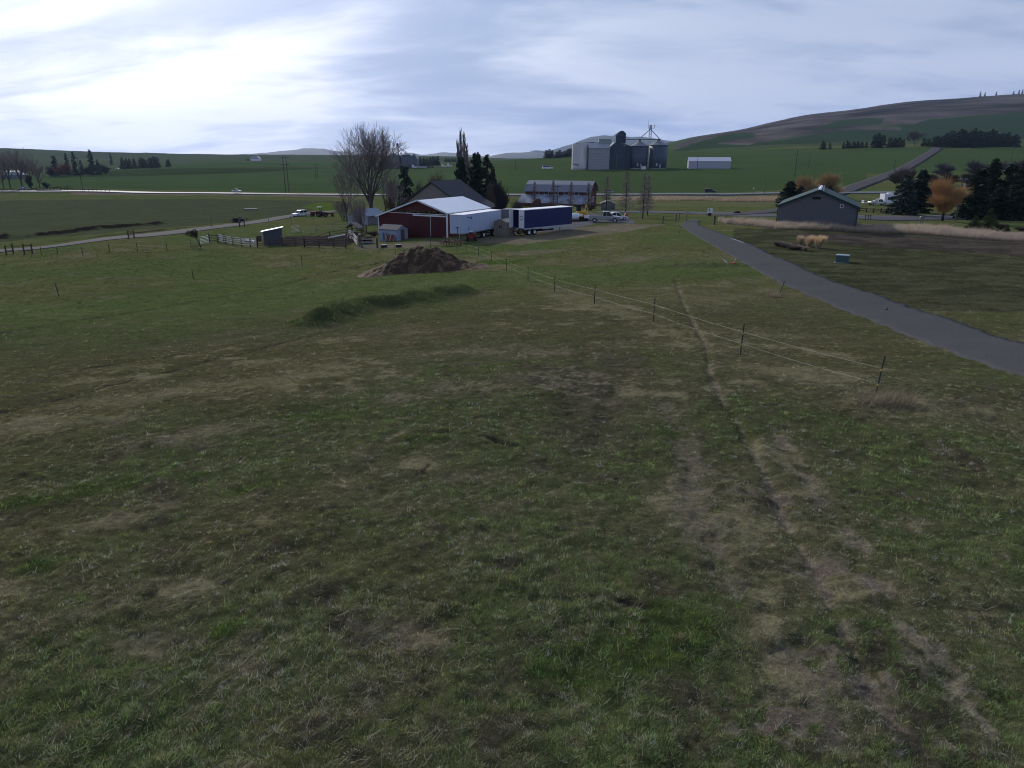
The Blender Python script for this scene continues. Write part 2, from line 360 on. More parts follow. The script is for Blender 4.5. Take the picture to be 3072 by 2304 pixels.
BROKEN = [(gp(*q)[:2], a, b) for q, a, b in (((2560, 1990), 1.7, 1.2), ((2300, 1500), 2.0, 1.6), ((2150, 1420), 1.0, 1.6), ((2700, 2200), 1.5, .7), ((2350, 2150), 1.0, .8), ((2440, 1700), 1.6, 1.0), ((1750, 1150), 3.2, 3.2))]
W_F = W(FENCE_PTS); BERM = W([(0, 714), (60, 712), (150, 705), (250, 692), (330, 683), (420, 678), (470, 672)]); BERM2 = W([(60, 738), (150, 727), (280, 712), (390, 700), (540, 683)]); BARE = gp(1600, 757)[:2]; TRENCH = gp(2090, 797)[:2]
def ground_z(x, y):
    z = gz(x, y)
    for k, w, dp in (('left', .35, .10), ('cut', .16, .10), ('r2', .3, .05), ('r3', .3, .05), ('k1', .08, .10), ('k2', .06, .06), ('k3', .07, .07), ('c1', .35, .06), ('c2', .35, .05), ('k4', .25, .06)):
        dd = polyline_d(x, y, TR[k]); z = z-dp*np.exp(-(dd/w)**2)
    z = z+(fbm(x+31, y, .42, 3)-.5)*.15*np.clip((45-np.hypot(x, y))/25, 0, 1)+(fbm(x-31, y, .17, 2)-.5)*.06*np.clip((20-np.hypot(x, y))/10, 0, 1)
    z = z+1.1*np.exp(-(polyline_d(x, y, BERM)/1.6)**2)*fbm(x, y, 2.2, 3)
    # grass mound: a long low bank with a steeper near side
    dm = polyline_d(x, y, MOUND_L)+(fbm(x, y, 1.5, 3)-.5)*.9
    z = z+.92*np.exp(-(dm/1.5)**2)*(.8+.5*fbm(x, y, 2.4, 3))
    e = ell(x, y, TRENCH, 8, 2.0, 0); z = z+.35*np.clip(1-e, 0, 1)*fbm(x, y, .7, 3)*2
    return z
ys = np.concatenate([[-400, -150, -60, -30, -15, -6], np.linspace(0, 4, 4), np.geomspace(4.6, 1000, 860), np.geomspace(1012, 4200, 150)])
us = np.concatenate([-np.geomspace(3.5, 1.05, 10), np.linspace(-1.02, 1.02, 820), np.geomspace(1.05, 3.5, 10)])
U, Y = np.meshgrid(us, ys); S = np.where(Y > 0, Y*.88+10, 10+np.abs(Y)); X = U*S
Xf, Yf = X.ravel(), Y.ravel(); Zf = ground_z(Xf, Yf)
cols = paint(Xf, Yf, Zf); _m = (sm(75, 35, np.hypot(Xf, Yf))*.55*(cols[:, 1] > cols[:, 0]*.95))[:, None]; cols = cols*(1-_m)+A([.058, .046, .032])*_m   # thatch and soil brown, mixed in so gaps between tufts look dark like shade
nr, nc = X.shape; idx = np.arange(nr*nc).reshape(nr, nc)
faces = np.stack([idx[:-1, :-1], idx[:-1, 1:], idx[1:, 1:], idx[1:, :-1]], -1).reshape(-1, 4)
def tint_mat(name, rough=.9, nsc=((1.2, .35), (9., .45)), bump=.06, bsc=7., mul=1., transl=0, spec=.1):
    m = bpy.data.materials.new(name); m.use_nodes = True; N = m.node_tree.nodes; L = m.node_tree.links
    b = N['Principled BSDF']; b.inputs['Roughness'].default_value = rough; b.inputs['Specular IOR Level'].default_value = spec
    at = N.new('ShaderNodeAttribute'); at.attribute_name = 'tint'; out = at.outputs['Color']
    tc = N.new('ShaderNodeTexCoord')
    for s, a in nsc:
        n = N.new('ShaderNodeTexNoise'); n.inputs['Scale'].default_value = s; n.inputs['Detail'].default_value = 7; n.inputs['Roughness'].default_value = .7
        L.new(tc.outputs['Object'], n.inputs['Vector'])
        r = N.new('ShaderNodeMapRange'); r.inputs[1].default_value = .3; r.inputs[2].default_value = .7; r.inputs[3].default_value = (1-a)*mul; r.inputs[4].default_value = (1+a)*mul
        L.new(n.outputs['Fac'], r.inputs[0]); mul = 1.
        x = N.new('ShaderNodeMix'); x.data_type = 'RGBA'; x.blend_type = 'MULTIPLY'; x.inputs['Factor'].default_value = 1
        L.new(out, x.inputs['A']); L.new(r.outputs[0], x.inputs['B']); out = x.outputs['Result']
    L.new(out, b.inputs['Base Color'])
    if bump:
        n = N.new('ShaderNodeTexNoise'); n.inputs['Scale'].default_value = bsc; n.inputs['Detail'].default_value = 6; n.inputs['Roughness'].default_value = .75
        L.new(tc.outputs['Object'], n.inputs['Vector'])
        p = N.new('ShaderNodeBump'); p.inputs['Strength'].default_value = 1; p.inputs['Distance'].default_value = bump
        L.new(n.outputs['Fac'], p.inputs['Height']); L.new(p.outputs[0], b.inputs['Normal'])
    return m
M_ground = tint_mat('ground_soil_and_turf', bump=.10, bsc=5, nsc=((.8, .2), (5., .4), (22., .45)), mul=1.0, spec=0, rough=1)
ground = arrmesh('ground', np.stack([Xf, Yf, Zf], 1), faces, M_ground, cols=cols)
ground.data.polygons.foreach_set('use_smooth', np.ones(len(faces), bool)); ground['kind'] = 'structure'
# ================= draped strips =================
def drape(name, Lp, Rp, m, off=.02, n=60, skirt=.5, k=5):
    """strip between two world polylines, laid on the ground"""
    def res(P):
        P = np.array([tuple(p)[:2] for p in P], float); s = np.r_[0, np.cumsum(np.hypot(*np.diff(P, axis=0).T))]
        t = np.linspace(0, 1, len(P)) if True else s
        q = np.linspace(0, 1, n); return np.stack([np.interp(q, t, P[:, 0]), np.interp(q, t, P[:, 1])], 1)
    a, b = res(Lp), res(Rp); V = []; Fc = []
    for i in range(k+1): V.append(a*(1-i/k)+b*i/k)
    V = np.array(V); z = ground_z(V[..., 0], V[..., 1])+off
    z = np.maximum(z, z.mean(0)[None]) if skirt > .9 else z
    P = np.concatenate([V, z[..., None]], 2)
    lo = P[0].copy(); lo[:, 2] -= skirt; hi = P[-1].copy(); hi[:, 2] -= skirt
    P = np.concatenate([lo[None], P, hi[None]]); r, c = P.shape[:2]; ix = np.arange(r*c).reshape(r, c)
    Fc = np.stack([ix[:-1, :-1], ix[:-1, 1:], ix[1:, 1:], ix[1:, :-1]], -1).reshape(-1, 4)
    o = arrmesh(name, P.reshape(-1, 3), Fc, m); o['kind'] = 'structure'; return o
def resamp(P, n):
    P = np.array([tuple(p)[:2] for p in P], float); s = np.r_[0, np.cumsum(np.hypot(*np.diff(P, axis=0).T))]; q = np.linspace(0, s[-1], n)
    # Catmull-like smoothing
    Q = np.stack([np.interp(q, s, P[:, 0]), np.interp(q, s, P[:, 1])], 1)
    for _ in range(max(2, n//25)): Q[1:-1] = (Q[:-2]+2*Q[1:-1]+Q[2:])/4
    return Q
def road(name, C, w, m, off=.03, n=80, skirt=.5, k=5, jag=0):
    Q = resamp(C, n); T = np.gradient(Q, axis=0); T /= np.hypot(*T.T)[:, None]; Nn = np.stack([-T[:, 1], T[:, 0]], 1)
    j = (rng.random((2, n, 1))-.5)*jag
    return drape(name, Q+Nn*(w/2+j[0]), Q-Nn*(w/2+j[1]), m, off, n, skirt, k)
M_gravel = mat('gravel', (.068, .068, .068), .95, spec=.05, noise=.42, nscale=13, bump=.035, bscale=14)
M_asph = mat('asphalt', (.070, .070, .078), .85, spec=.1, noise=.12, nscale=.6, bump=.004, bscale=60)
M_high = mat('worn_asphalt', (.09, .09, .095), .72, noise=.06, nscale=.3, spec=.4)
M_track = mat('muddy_gravel', (.052, .048, .052), .95, spec=.1, noise=.3, nscale=1.2, bump=.03, bscale=6)
dl, dr_ = W(DRIVE_L), W(DRIVE_R)
_l, _r = resamp(dl, 220), resamp(dr_, 220)
_j = (rng.random((2, 220, 2))-.5)*.28
driveway = drape('driveway', _l+_j[0], _r+_j[1], M_gravel, .05, 220, .15, 10)
M_gr2 = mat('worn_gravel', (.071, .069, .074), .95, spec=.05, noise=.45, nscale=10, bump=.03, bscale=14)
def _lane(f, wd_, i0=0, i1=220, m_=None, nm='wheel_lane'):
    C_ = (_l*(1-f)+_r*f)[i0:i1]; T_ = np.gradient(C_, axis=0); T_ /= np.hypot(*T_.T)[:, None]+1e-9; N_ = np.stack([-T_[:, 1], T_[:, 0]], 1); n_ = len(C_)
    wv = wd_/2*(.6+.9*fbm(C_[:, 0], C_[:, 1], 1.1, 3))[:, None]+(rng.random((n_, 1))-.5)*.12
    drape(nm, C_+N_*wv, C_-N_*wv, m_ or M_gr2, .056, n_, 0, 3)
_lane(.9, .22, 138, 150, mat('pale_chalky_gravel', (.30, .29, .29), .95), 'chalky_patch')
HW = [gy(px, yy) for px, yy in ((-900,445),(-200,436),(0,430),(300,413),(700,368),(1000,358),(1300,348),(1550,340),(1800,333),(2130,311),(2450,294),(2750,280),(3072,278),(3900,276))]
highway = road('highway', HW, 9.5, M_high, .35, 200, 1.0)
M_line = mat('road_paint', (.6, .6, .58), .6)
for o_ in (4.2, -4.2):
    Q = resamp(HW, 200); T = np.gradient(Q, axis=0); T /= np.hypot(*T.T)[:, None]; Nn = np.stack([-T[:, 1], T[:, 0]], 1)
    drape('edge_line', Q+Nn*(o_+.08), Q+Nn*(o_-.08), M_line, .40, 200, .02, 1)
lane = road('lane', W([(-300,790),(0,752),(200,735),(420,708),(620,685),(760,668),(860,650),(920,640),(1000,634),(1060,630)]), 6.0, M_track, .05, 120, .2, jag=.5)
lower = road('side_road', [gp(*p) for p in ((1790,636),(1950,636),(2150,640),(2330,648),(2560,652),(2700,655),(2900,652),(3072,650),(3400,655))], 11, M_asph, .05, 90, .2)
spur = road('road', [gp(*p) for p in ((2150,646),(2260,640),(2360,628),(2420,618))], 7, M_track, .09, 40, .2)
HR = [gp(*p) for p in ((2480,588),(2545,570),(2620,543),(2700,512),(2760,480),(2800,455),(2815,443))]
hillroad = road('hill_road', HR, 9, M_track, .35, 90, 1.0)
p_ = gp(2400, 741); 
# ================= sky =================
SUN_AZ, SUN_EL = math.radians(-30), math.radians(25)
sd = Vector((math.sin(SUN_AZ)*math.cos(SUN_EL), math.cos(SUN_AZ)*math.cos(SUN_EL), math.sin(SUN_EL)))
w = bpy.data.worlds.new('World'); SC.world = w; w.use_nodes = True; nt = w.node_tree; N = nt.nodes; L = nt.links
bg = N['Background']; bg.inputs['Strength'].default_value = .1
sky = N.new('ShaderNodeTexSky'); sky.sky_type = 'NISHITA'; sky.sun_disc = False
sky.sun_elevation = SUN_EL; sky.sun_rotation = SUN_AZ; sky.air_density = 1.0; sky.dust_density = .6; sky.ozone_density = 1.5
def mth(op, a, b=None, c=None):
    n = N.new('ShaderNodeMath'); n.operation = op
    for i, v in enumerate((a, b, c)):
        if v is None: continue
        if hasattr(v, 'is_linked'): L.new(v, n.inputs[i])
        else: n.inputs[i].default_value = v
    return n.outputs[0]
def rng_(v, a, b, c, d, t='SMOOTHSTEP'):
    n = N.new('ShaderNodeMapRange'); n.interpolation_type = t; L.new(v, n.inputs[0])
    for i, q in enumerate((a, b, c, d)): n.inputs[i+1].default_value = q
    return n.outputs[0]
tc = N.new('ShaderNodeTexCoord'); D = tc.outputs['Generated']
sep = N.new('ShaderNodeSeparateXYZ'); L.new(D, sep.inputs[0])
zc = mth('MAXIMUM', sep.outputs[2], 0.0); den = mth('ADD', zc, .26)
cmb = N.new('ShaderNodeCombineXYZ'); L.new(mth('DIVIDE', sep.outputs[0], den), cmb.inputs[0]); L.new(mth('DIVIDE', sep.outputs[1], den), cmb.inputs[1])
def noise(scale, rot, st, det=5, dist=0, loc=(0, 0, 0), rough=.5):
    mp = N.new('ShaderNodeMapping'); mp.inputs['Rotation'].default_value = (0, 0, math.radians(rot)); mp.inputs['Scale'].default_value = st; mp.inputs['Location'].default_value = loc
    L.new(cmb.outputs[0], mp.inputs[0]); n = N.new('ShaderNodeTexNoise'); n.inputs['Scale'].default_value = scale; n.inputs['Detail'].default_value = det
    n.inputs['Distortion'].default_value = dist; n.inputs['Roughness'].default_value = rough; L.new(mp.outputs[0], n.inputs['Vector']); return n.outputs['Fac']
na = noise(.6, 25, (1, 1.4, 1), 3, .5, (3.1, 1.7, 0), .45); nb = noise(1.6, -14, (.8, 1.5, 1), 5, .6, (8, 2, 0), .5); nc_ = noise(4.5, 10, (.6, 1.5, 1), 5, .5, (1, 5, 0), .55)
comb = mth('ADD', mth('MULTIPLY', na, .50), mth('ADD', mth('MULTIPLY', nb, .36), mth('MULTIPLY', nc_, .14)))
dotn = N.new('ShaderNodeVectorMath'); dotn.operation = 'DOT_PRODUCT'; L.new(D, dotn.inputs[0]); dotn.inputs[1].default_value = sd
nrm = N.new('ShaderNodeVectorMath'); nrm.operation = 'NORMALIZE'; L.new(D, nrm.inputs[0]); L.new(nrm.outputs[0], dotn.inputs[0])
cs = mth('MAXIMUM', dotn.outputs['Value'], 0.0)
glow = mth('ADD', mth('MULTIPLY', mth('POWER', cs, 8), 10.0), mth('MULTIPLY', mth('POWER', cs, 50), 16)); glow = mth('MULTIPLY', glow, rng_(comb, .40, .58, .68, 1.15))
cover = mth('ADD', rng_(comb, .40, .60, .45, .85), mth('ADD', rng_(cs, .80, .95, 0, .5), rng_(sep.outputs[2], .02, .16, .55, 0))); cover = mth('MINIMUM', cover, .98)
cl = N.new('ShaderNodeMix'); cl.data_type = 'RGBA'   # cloud radiance: thicker clouds are greyer, towards the sun they glow
cl.inputs['A'].default_value = (2.1, 3.2, 6.0, 1); cl.inputs['B'].default_value = (5.2, 5.95, 8.0, 1); L.new(mth('MINIMUM', 1.0, mth('ADD', rng_(comb, .40, .60, 0, 1), rng_(sep.outputs[2], .0, .10, .38, 0))), cl.inputs['Factor'])
gl = N.new('ShaderNodeMix'); gl.data_type = 'RGBA'; gl.blend_type = 'ADD'; gl.inputs['Factor'].default_value = 1
gc = N.new('ShaderNodeVectorMath'); gc.operation = 'SCALE'; gc.inputs[0].default_value = (1.0, .955, .88); L.new(glow, gc.inputs['Scale'])
L.new(cl.outputs['Result'], gl.inputs['A']); L.new(gc.outputs[0], gl.inputs['B'])
sk = N.new('ShaderNodeMix'); sk.data_type = 'RGBA'; sk.blend_type = 'MULTIPLY'; sk.inputs['Factor'].default_value = 1
L.new(sky.outputs[0], sk.inputs['A']); sk.inputs['B'].default_value = (.62, .66, .80, 1)
mxs = N.new('ShaderNodeMix'); mxs.data_type = 'RGBA'; L.new(cover, mxs.inputs['Factor']); L.new(sk.outputs['Result'], mxs.inputs['A']); L.new(gl.outputs['Result'], mxs.inputs['B'])
L.new(mxs.outputs['Result'], bg.inputs['Color'])
sun = bpy.data.lights.new('sun', 'SUN'); sun.energy = 3.0; sun.angle = math.radians(1.5); sun.color = (1, .95, .87)
suno = bpy.data.objects.new('sun', sun); COL.objects.link(suno); suno.rotation_euler = (-sd).to_track_quat('-Z', 'Y').to_euler()

# ================= haze =================
hz_ = MB().box(-14500, 14500, -1600, 10600, -260, 420).build('haze', bpy.data.materials.new('haze_air')); hz_['kind'] = 'stuff'
hm = hz_.data.materials[0]; hm.use_nodes = True; hn = hm.node_tree.nodes; hn.remove(hn['Principled BSDF']); pv = hn.new('ShaderNodeVolumePrincipled')
pv.inputs['Color'].default_value = (.50, .68, 1, 1); pv.inputs['Density'].default_value = 4e-5; pv.inputs['Anisotropy'].default_value = .2
hm.node_tree.links.new(pv.outputs[0], hn['Material Output'].inputs['Volume'])
# ================= object materials =================
def V3(p, z=None): return Vector((p[0], p[1], p[2] if z is None else z))
m_red = mat('red_metal_siding', (.085, .010, .012), .55, noise=.12, nscale=.6, wave=('X', .23, .25))
m_redside = mat('red_metal_side', (.085, .010, .012), .55, noise=.12, nscale=.6, wave=('Y', .23, .25))
m_wroof = mat('white_metal_roof', (.72, .76, .84), .3, noise=.04, nscale=.4, wave=('Y', .3, .10), spec=.6)
m_trim = mat('white_trim', (.68, .68, .70), .5, noise=.06)
m_door = mat('barn_door_red', (.070, .008, .010), .55, noise=.15, nscale=.5, wave=('X', .23, .2))
m_lumber = mat('lumber', (.32, .22, .11), .8, noise=.2)
m_dark = mat('dark_interior', (.012, .012, .014), .9, noise=.1)
m_black = mat('black_rubber', (.018, .018, .020), .75, noise=.15)
m_steel = mat('galvanised_steel', (.36, .37, .39), .42, metal=.7, noise=.12, nscale=2)
m_rust = mat('rusty_iron', (.10, .05, .03), .85, noise=.4, nscale=5)
m_glass = mat('window_glass', (.02, .025, .035), .12, noise=.05, spec=.8)
m_conc = mat('concrete', (.33, .32, .31), .85, noise=.15)
m_wood = mat('weathered_wood', (.10, .082, .066), .9, noise=.35, nscale=4, stretch=(1, 1, .3))
m_woodl = mat('pale_board', (.36, .33, .30), .85, noise=.3, nscale=3)
m_white = mat('white_paint', (.70, .71, .73), .45, noise=.06, nscale=1)
m_bark = mat('bark', (.085, .070, .058), .95, noise=.35, nscale=5, bump=.01)
def gable(name, label, cat, O, rz, Wd, Ln, xs, hl, hr, hp, mw, mr, ms=None, over=.35, group=None, gable_wall=True, th=.10, trim=None):
    """O = front right corner on the ground; local x runs left (negative) to 0, y runs back; ridge at x=-xs, eaves hl (left) hr (right), peak hp"""
    t = thing(name, label, cat, O, rz, group)
    b = MB(); b.prism([(-Wd, -.6), (0, -.6), (0, hr), (-xs, hp), (-Wd, hl)], 0, Ln); b.build('wall', mw, t)
    r = MB()
    for (x0, z0, x1, z1) in ((-xs, hp, over, hr-over*(hp-hr)/xs), (-xs, hp, -Wd-over, hl-over*(hp-hl)/(Wd-xs))):
        r.add([(x0, -over, z0+.02), (x1, -over, z1+.02), (x1, Ln+over, z1+.02), (x0, Ln+over, z0+.02), (x0, -over, z0+.02+th), (x1, -over, z1+.02+th), (x1, Ln+over, z1+.02+th), (x0, Ln+over, z0+.02+th)],
              [(0,1,2,3),(7,6,5,4),(0,4,5,1),(1,5,6,2),(2,6,7,3),(3,7,4,0)])
    r.build('roof', mr, t)
    if trim:
        q = MB(); y = -over-.03
        a, c, d = (over, hr-over*(hp-hr)/xs+.06), (-xs, hp+.08), (-Wd-over, hl-over*(hp-hl)/(Wd-xs)+.06)
        for yy in (y, Ln+over+.03): q.bar((a[0], yy, a[1]), (c[0], yy, c[1]), .07, .24); q.bar((c[0], yy, c[1]), (d[0], yy, d[1]), .07, .24)
        q.bar((.04, -.04, 0), (.04, -.04, hr-.05), .22, .16); q.bar((-Wd-.04, -.04, 0), (-Wd-.04, -.04, hl-.05), .16, .16)
        q.bar((a[0]+.03, -over, a[1]), (a[0]+.03, Ln+over, a[1]), .08, .16)
        q.build('trim', trim, t)
    return t
def window(t, x, y, z, w, h, frame=None, n=(0, -1), name='window'):
    """window on a wall facing local -y (or +x when n=(1,0))"""
    f = MB(); g = MB(); e = .09
    if n[1]:
        for a, b in (((x-w/2-e, z-h/2-e, x+w/2+e, z-h/2), 0), ((x-w/2-e, z+h/2, x+w/2+e, z+h/2+e), 0), ((x-w/2-e, z-h/2, x-w/2, z+h/2), 0), ((x+w/2, z-h/2, x+w/2+e, z+h/2), 0)):
            f.box(a[0], a[2], y-.07, y+.02, a[1], a[3])
        g.box(x-w/2, x+w/2, y-.03, y+.02, z-h/2, z+h/2)
    else:
        for a in ((y-w/2-e, z-h/2-e, y+w/2+e, z-h/2), (y-w/2-e, z+h/2, y+w/2+e, z+h/2+e), (y-w/2-e, z-h/2, y-w/2, z+h/2), (y+w/2, z-h/2, y+w/2+e, z+h/2)):
            f.box(x-.02, x+.07, a[0], a[2], a[1], a[3])
        g.box(x-.02, x+.03, y-w/2, y+w/2, z-h/2, z+h/2)
    o = f.build(name, frame or m_trim, t); g.build('pane', m_glass, o); return o
# ---------- red barn ----------
def corner(px, py, y): # point under pixel at forward distance y
    a, b, c = ray(px, py); s = y/b; return Vector((a*s, y, ZC+c*s))
O = gy(1342, 119); th = math.radians(29); zb = O.z
Wd, Ln, xs, hl, hr, hp = 14.2, 13.2, 5.6, 3.0, 4.0, 5.75
t = thing('red_barn', 'long low dark red metal barn with white sheet roof and white edge trim', 'barn', O, -th)
lo_z = 3.62; hi_z = 4.15
def roofz(x): return hr+(hp-hr)*(-x/xs) if x > -xs else hp+(hl-hp)*((-x-xs)/(Wd-xs))
wl = MB(); xl = -(xs+(hp-lo_z)/(hp-hl)*(Wd-xs)); xh = -(xs+(hp-hi_z)/(hp-hl)*(Wd-xs)); xr = -xs*(hi_z-hr)/(hp-hr)
wl.prism([(-Wd, -.6), (0, -.6), (0, lo_z), (xl, lo_z), (-Wd, hl)], 0, .12)
wl.prism([(xh, hi_z), (xr, hi_z), (-xs, hp)], 0, .12)
wl.box(-Wd, -Wd+.12, .12, Ln, -.6, hl-.02); wl.prism([(-Wd, -.6), (0, -.6), (0, hr), (-xs, hp), (-Wd, hl)], Ln-.12, Ln)
wl.build('wall', m_red, t)
MB().box(-.12, 0, .12, Ln-.12, -.6, hr-.02).build('side_wall', m_redside, t)
r = MB(); ov = .4
for (x0, z0, x1, z1) in ((-xs, hp, ov, roofz(0)-ov*(hp-hr)/xs), (-xs, hp, -Wd-ov, hl-ov*(hp-hl)/(Wd-xs))):
    r.add([(x0, -ov, z0+.02), (x1, -ov, z1+.02), (x1, Ln+ov, z1+.02), (x0, Ln+ov, z0+.02), (x0, -ov, z0+.12), (x1, -ov, z1+.12), (x1, Ln+ov, z1+.12), (x0, Ln+ov, z0+.12)],
          [(0,1,2,3),(7,6,5,4),(0,4,5,1),(1,5,6,2),(2,6,7,3),(3,7,4,0)])
r.build('roof', m_wroof, t)
q = MB(); y = -ov-.03
q.bar((ov, y, roofz(0)-.1), (-xs, y, hp+.08), .07, .24); q.bar((-xs, y, hp+.08), (-Wd-ov, y, hl-.1), .07, .24)
q.bar((ov+.04, -ov, 3.92), (ov+.04, Ln+ov, 3.92), .06, .12)
q.bar((.05, -.06, 0), (.05, -.06, 3.9), .2, .2); q.bar((-Wd, -.06, 0), (-Wd, -.06, 2.95), .2, .16); q.bar((-.1, -.06, 3.66), (xl+.2, -.06, 3.66), .06, .09)
q.build('trim', m_trim, t)
q = MB(); q.bar((-.1, -.12, 3.4), (-6.75, -.12, 3.4), .12, .22); q.build('door_track', m_trim, t)
for x0, x1 in ((-6.55, -3.35), (-3.2, -.15)):
    d = MB().box(x0, x1, -.11, -.03, .05, 3.3).build('sliding_door', m_door, t)
    e = MB(); e.box(x0-.04, x0+.02, -.15, -.02, .05, 3.3); e.build('door_edge', m_trim if x0 > -4 else m_rust, d)
q = MB()
for k in range(9):
    x = -1.0-k*1.15; z1 = min(roofz(x)-.05, hi_z); z0 = lo_z
    q.bar((x, .3, z0), (x-.5, .3, z1), .05, .1); q.bar((x-.5, .3, z1), (x-1.0, .3, z0), .05, .1) if k % 2 else q.bar((x-.55, .3, z1), (x-.55, .3, z0), .05, .1)
q.bar((xr-.1, .3, hi_z-.02), (xh+.1, .3, hi_z-.02), .05, .1); q.build('truss', m_lumber, t)
MB().box(-Wd+.2, -.2, 1.2, 1.3, 2.9, 3.1).build('crossbeam', m_lumber, t)
# ---------- small light blue shed, red panels ----------
m_bshed = mat('pale_blue_siding', (.30, .36, .47), .7, noise=.1, wave=('Z', .2, .2, 1)); m_shing = mat('grey_shingles', (.095, .10, .095), .9, noise=.25, nscale=4)
O = gy(1193, 118.2); t = gable('garden_shed', 'small pale blue shed with grey shingle roof in front of the red barn', 'shed', O, -math.radians(60), 4.2, 3.6, 2.1, 1.75, 1.75, 2.5, m_bshed, m_shing, over=.15)
# rotate so that the long side faces left-front: door on the right gable
t.rotation_euler.z = math.radians(-28)
for c in list(t.children): bpy.data.objects.remove(c)
b = MB(); b.prism([(0, -.4), (2.9, -.4), (2.9, 1.75), (1.45, 2.35), (0, 1.75)], -3.75, 0, 'X'); b.build('wall', m_bshed, t)
r = MB()
for s0, s1 in ((1.45, -.15), (1.45, 3.05)):
    z1 = 1.75-.06; r.add([(-3.9, s0, 2.37), (.12, s0, 2.37), (.12, s1, z1), (-3.9, s1, z1), (-3.9, s0, 2.45), (.12, s0, 2.45), (.12, s1, z1+.08), (-3.9, s1, z1+.08)], [(0,1,2,3),(7,6,5,4),(0,4,5,1),(1,5,6,2),(2,6,7,3),(3,7,4,0)])
r.build('roof', m_shing, t); d = MB().box(.0, .05, .9, 1.9, 0, 1.75).build('door', m_wood, t); MB().box(.05, .09, 1.75, 1.8, .9, 1.0).build('handle', m_steel, d)
MB().box(-2.9, -2.65, -.06, 0, .1, 1.2).box(-2.3, -2.05, -.06, 0, .1, 1.2).build('shutter', m_wood, t)
R = Matrix.Rotation(-math.radians(28), 3, 'Z')
m_rp = mat('faded_red_panel', (.17, .035, .025), .7, noise=.3)
for k, lab in ((0, 'red framed panel leaning on the pale blue shed, nearest its door'), (1, 'red framed panel leaning on the pale blue shed, farther from its door')):
    p = O+R@Vector((-.45-k*.82, -.55, 0)); u = thing('framed_sheet', lab, 'panel', (p.x, p.y, p.z), -math.radians(28), 'red panels leaning on the shed')
    q = MB(); q.add([(-.72, 0, 0), (0, 0, 0), (0, .5, 1.0), (-.72, .5, 1.0), (-.72, .04, -.02), (0, .04, -.02), (0, .54, .98), (-.72, .54, .98)], [(0,1,2,3),(7,6,5,4),(0,4,5,1),(1,5,6,2),(2,6,7,3),(3,7,4,0)]); q.build('board', m_rp, u)
    q = MB(); q.bar((-.72, -.02, 0), (-.72, .48, 1), .05); q.bar((0, -.02, 0), (0, .48, 1), .05); q.bar((-.72, .48, 1), (0, .48, 1), .05); q.build('frame', m_woodl, u)
# ---------- trailers ----------
def wheel(t, x, y, z, r, w, rim=None, ax='Y', nm='wheel'):
    b = MB(); n = 18; o = bpy.data.objects.new(nm, None); COL.objects.link(o); o.parent = t; o.location = (x, y, z)
    if ax == 'X': o.rotation_euler = (0, 0, math.pi/2)
    T = MB(); prof = [(r*.6, -w/2), (r*.95, -w/2), (r, -w*.35), (r, w*.35), (r*.95, w/2), (r*.6, w/2)]
    L_ = len(prof); vs = []
    for k in range(n):
        a = 2*math.pi*k/n
        for rr, yy in prof: vs.append((rr*math.cos(a), yy, rr*math.sin(a)))
    T.add(vs, [(k*L_+i, ((k+1) % n)*L_+i, ((k+1) % n)*L_+i+1, k*L_+i+1) for k in range(n) for i in range(L_-1)]); T.build('tyre', m_black, o, smooth=True)
    Rm = MB(); vs = [(0, -w*.22, 0), (0, w*.22, 0)]+[(r*.62*math.cos(2*math.pi*k/n), s*w*.42, r*.62*math.sin(2*math.pi*k/n)) for s in (-1, 1) for k in range(n)]
    Rm.add(vs, [(0, 2+k, 2+(k+1) % n) for k in range(n)]+[(1, 2+n+(k+1) % n, 2+n+k) for k in range(n)]+[(2+k, 2+n+k, 2+n+(k+1) % n, 2+(k+1) % n) for k in range(n)]); Rm.build('rim', rim or m_steel, o)
    return o
def box_frame(p1, p2, ztop):
    """two photo points on the near top edge at height ztop -> origin, length, angle"""
    a = Vector(pz(*p1, ztop)); b = Vector(pz(*p2, ztop)); d = b-a
    return a, d.length, math.atan2(d.y, d.x)
m_tw = mat('shade_tinted_white_skin', (.42, .49, .63), .4, noise=.05, nscale=.8, wave=('X', 1.2, .06)); m_tr = mat('trailer_roof', (.88, .87, .88), .5, noise=.05)  # white skin tinted blue-grey: the shaded side's tone is put into its colour
zg = gy(1450, 118).z; a, L_, ang = box_frame((1390, 645), (1504, 629.5), zg+4.0)
t = thing('semi_trailer', 'white box semi trailer parked along the right side of the red barn', 'trailer', (a.x, a.y, zg), ang)
MB().box(0, L_, 0, 2.45, 1.25, 3.97).build('body', m_tw, t, bevel=.03)
MB().box(-.02, L_+.02, -.02, 2.47, 3.975, 4.03).build('roof', m_tr, t)
MB().box(-.03, L_+.03, -.035, -.003, 1.12, 1.27).box(-.03, -.003, -.03, 2.48, 1.12, 1.27).build('bottom_rail', m_steel, t)
m_mark = mat('blue_grey_marking', (.10, .17, .32), .6); m_mark2 = mat('dark_marking', (.06, .07, .11), .6)
MB().box(1.0, 2.6, -.012, -.002, 3.5, 3.6).box(2.0, 2.6, -.012, -.002, 3.25, 3.45).build('marking', m_mark2, t)
q = MB(); q.prism([(-.008-0, 0)], 0, 0) if 0 else None
def ring(cx, cz, ro, ri, y0, y1, axis='Y', n=20):
    b = MB(); mk = (lambda u, v, t_: (u, t_, v)) if axis == 'Y' else (lambda u, v, t_: (t_, u, v)); vs = []
    for rr in (ro, ri):
        for yy in (y0, y1):
            for k in range(n): an = 2*math.pi*k/n; vs.append(mk(cx+rr*math.cos(an), cz+rr*math.sin(an), yy))
    f = []
    for k in range(n):
        k2 = (k+1) % n; f += [(k, k2, 2*n+k2, 2*n+k), (n+k, 3*n+k, 3*n+k2, n+k2), (k, n+k, n+k2, k2), (2*n+k, 2*n+k2, 3*n+k2, 3*n+k)]
    return b.add(vs, f)
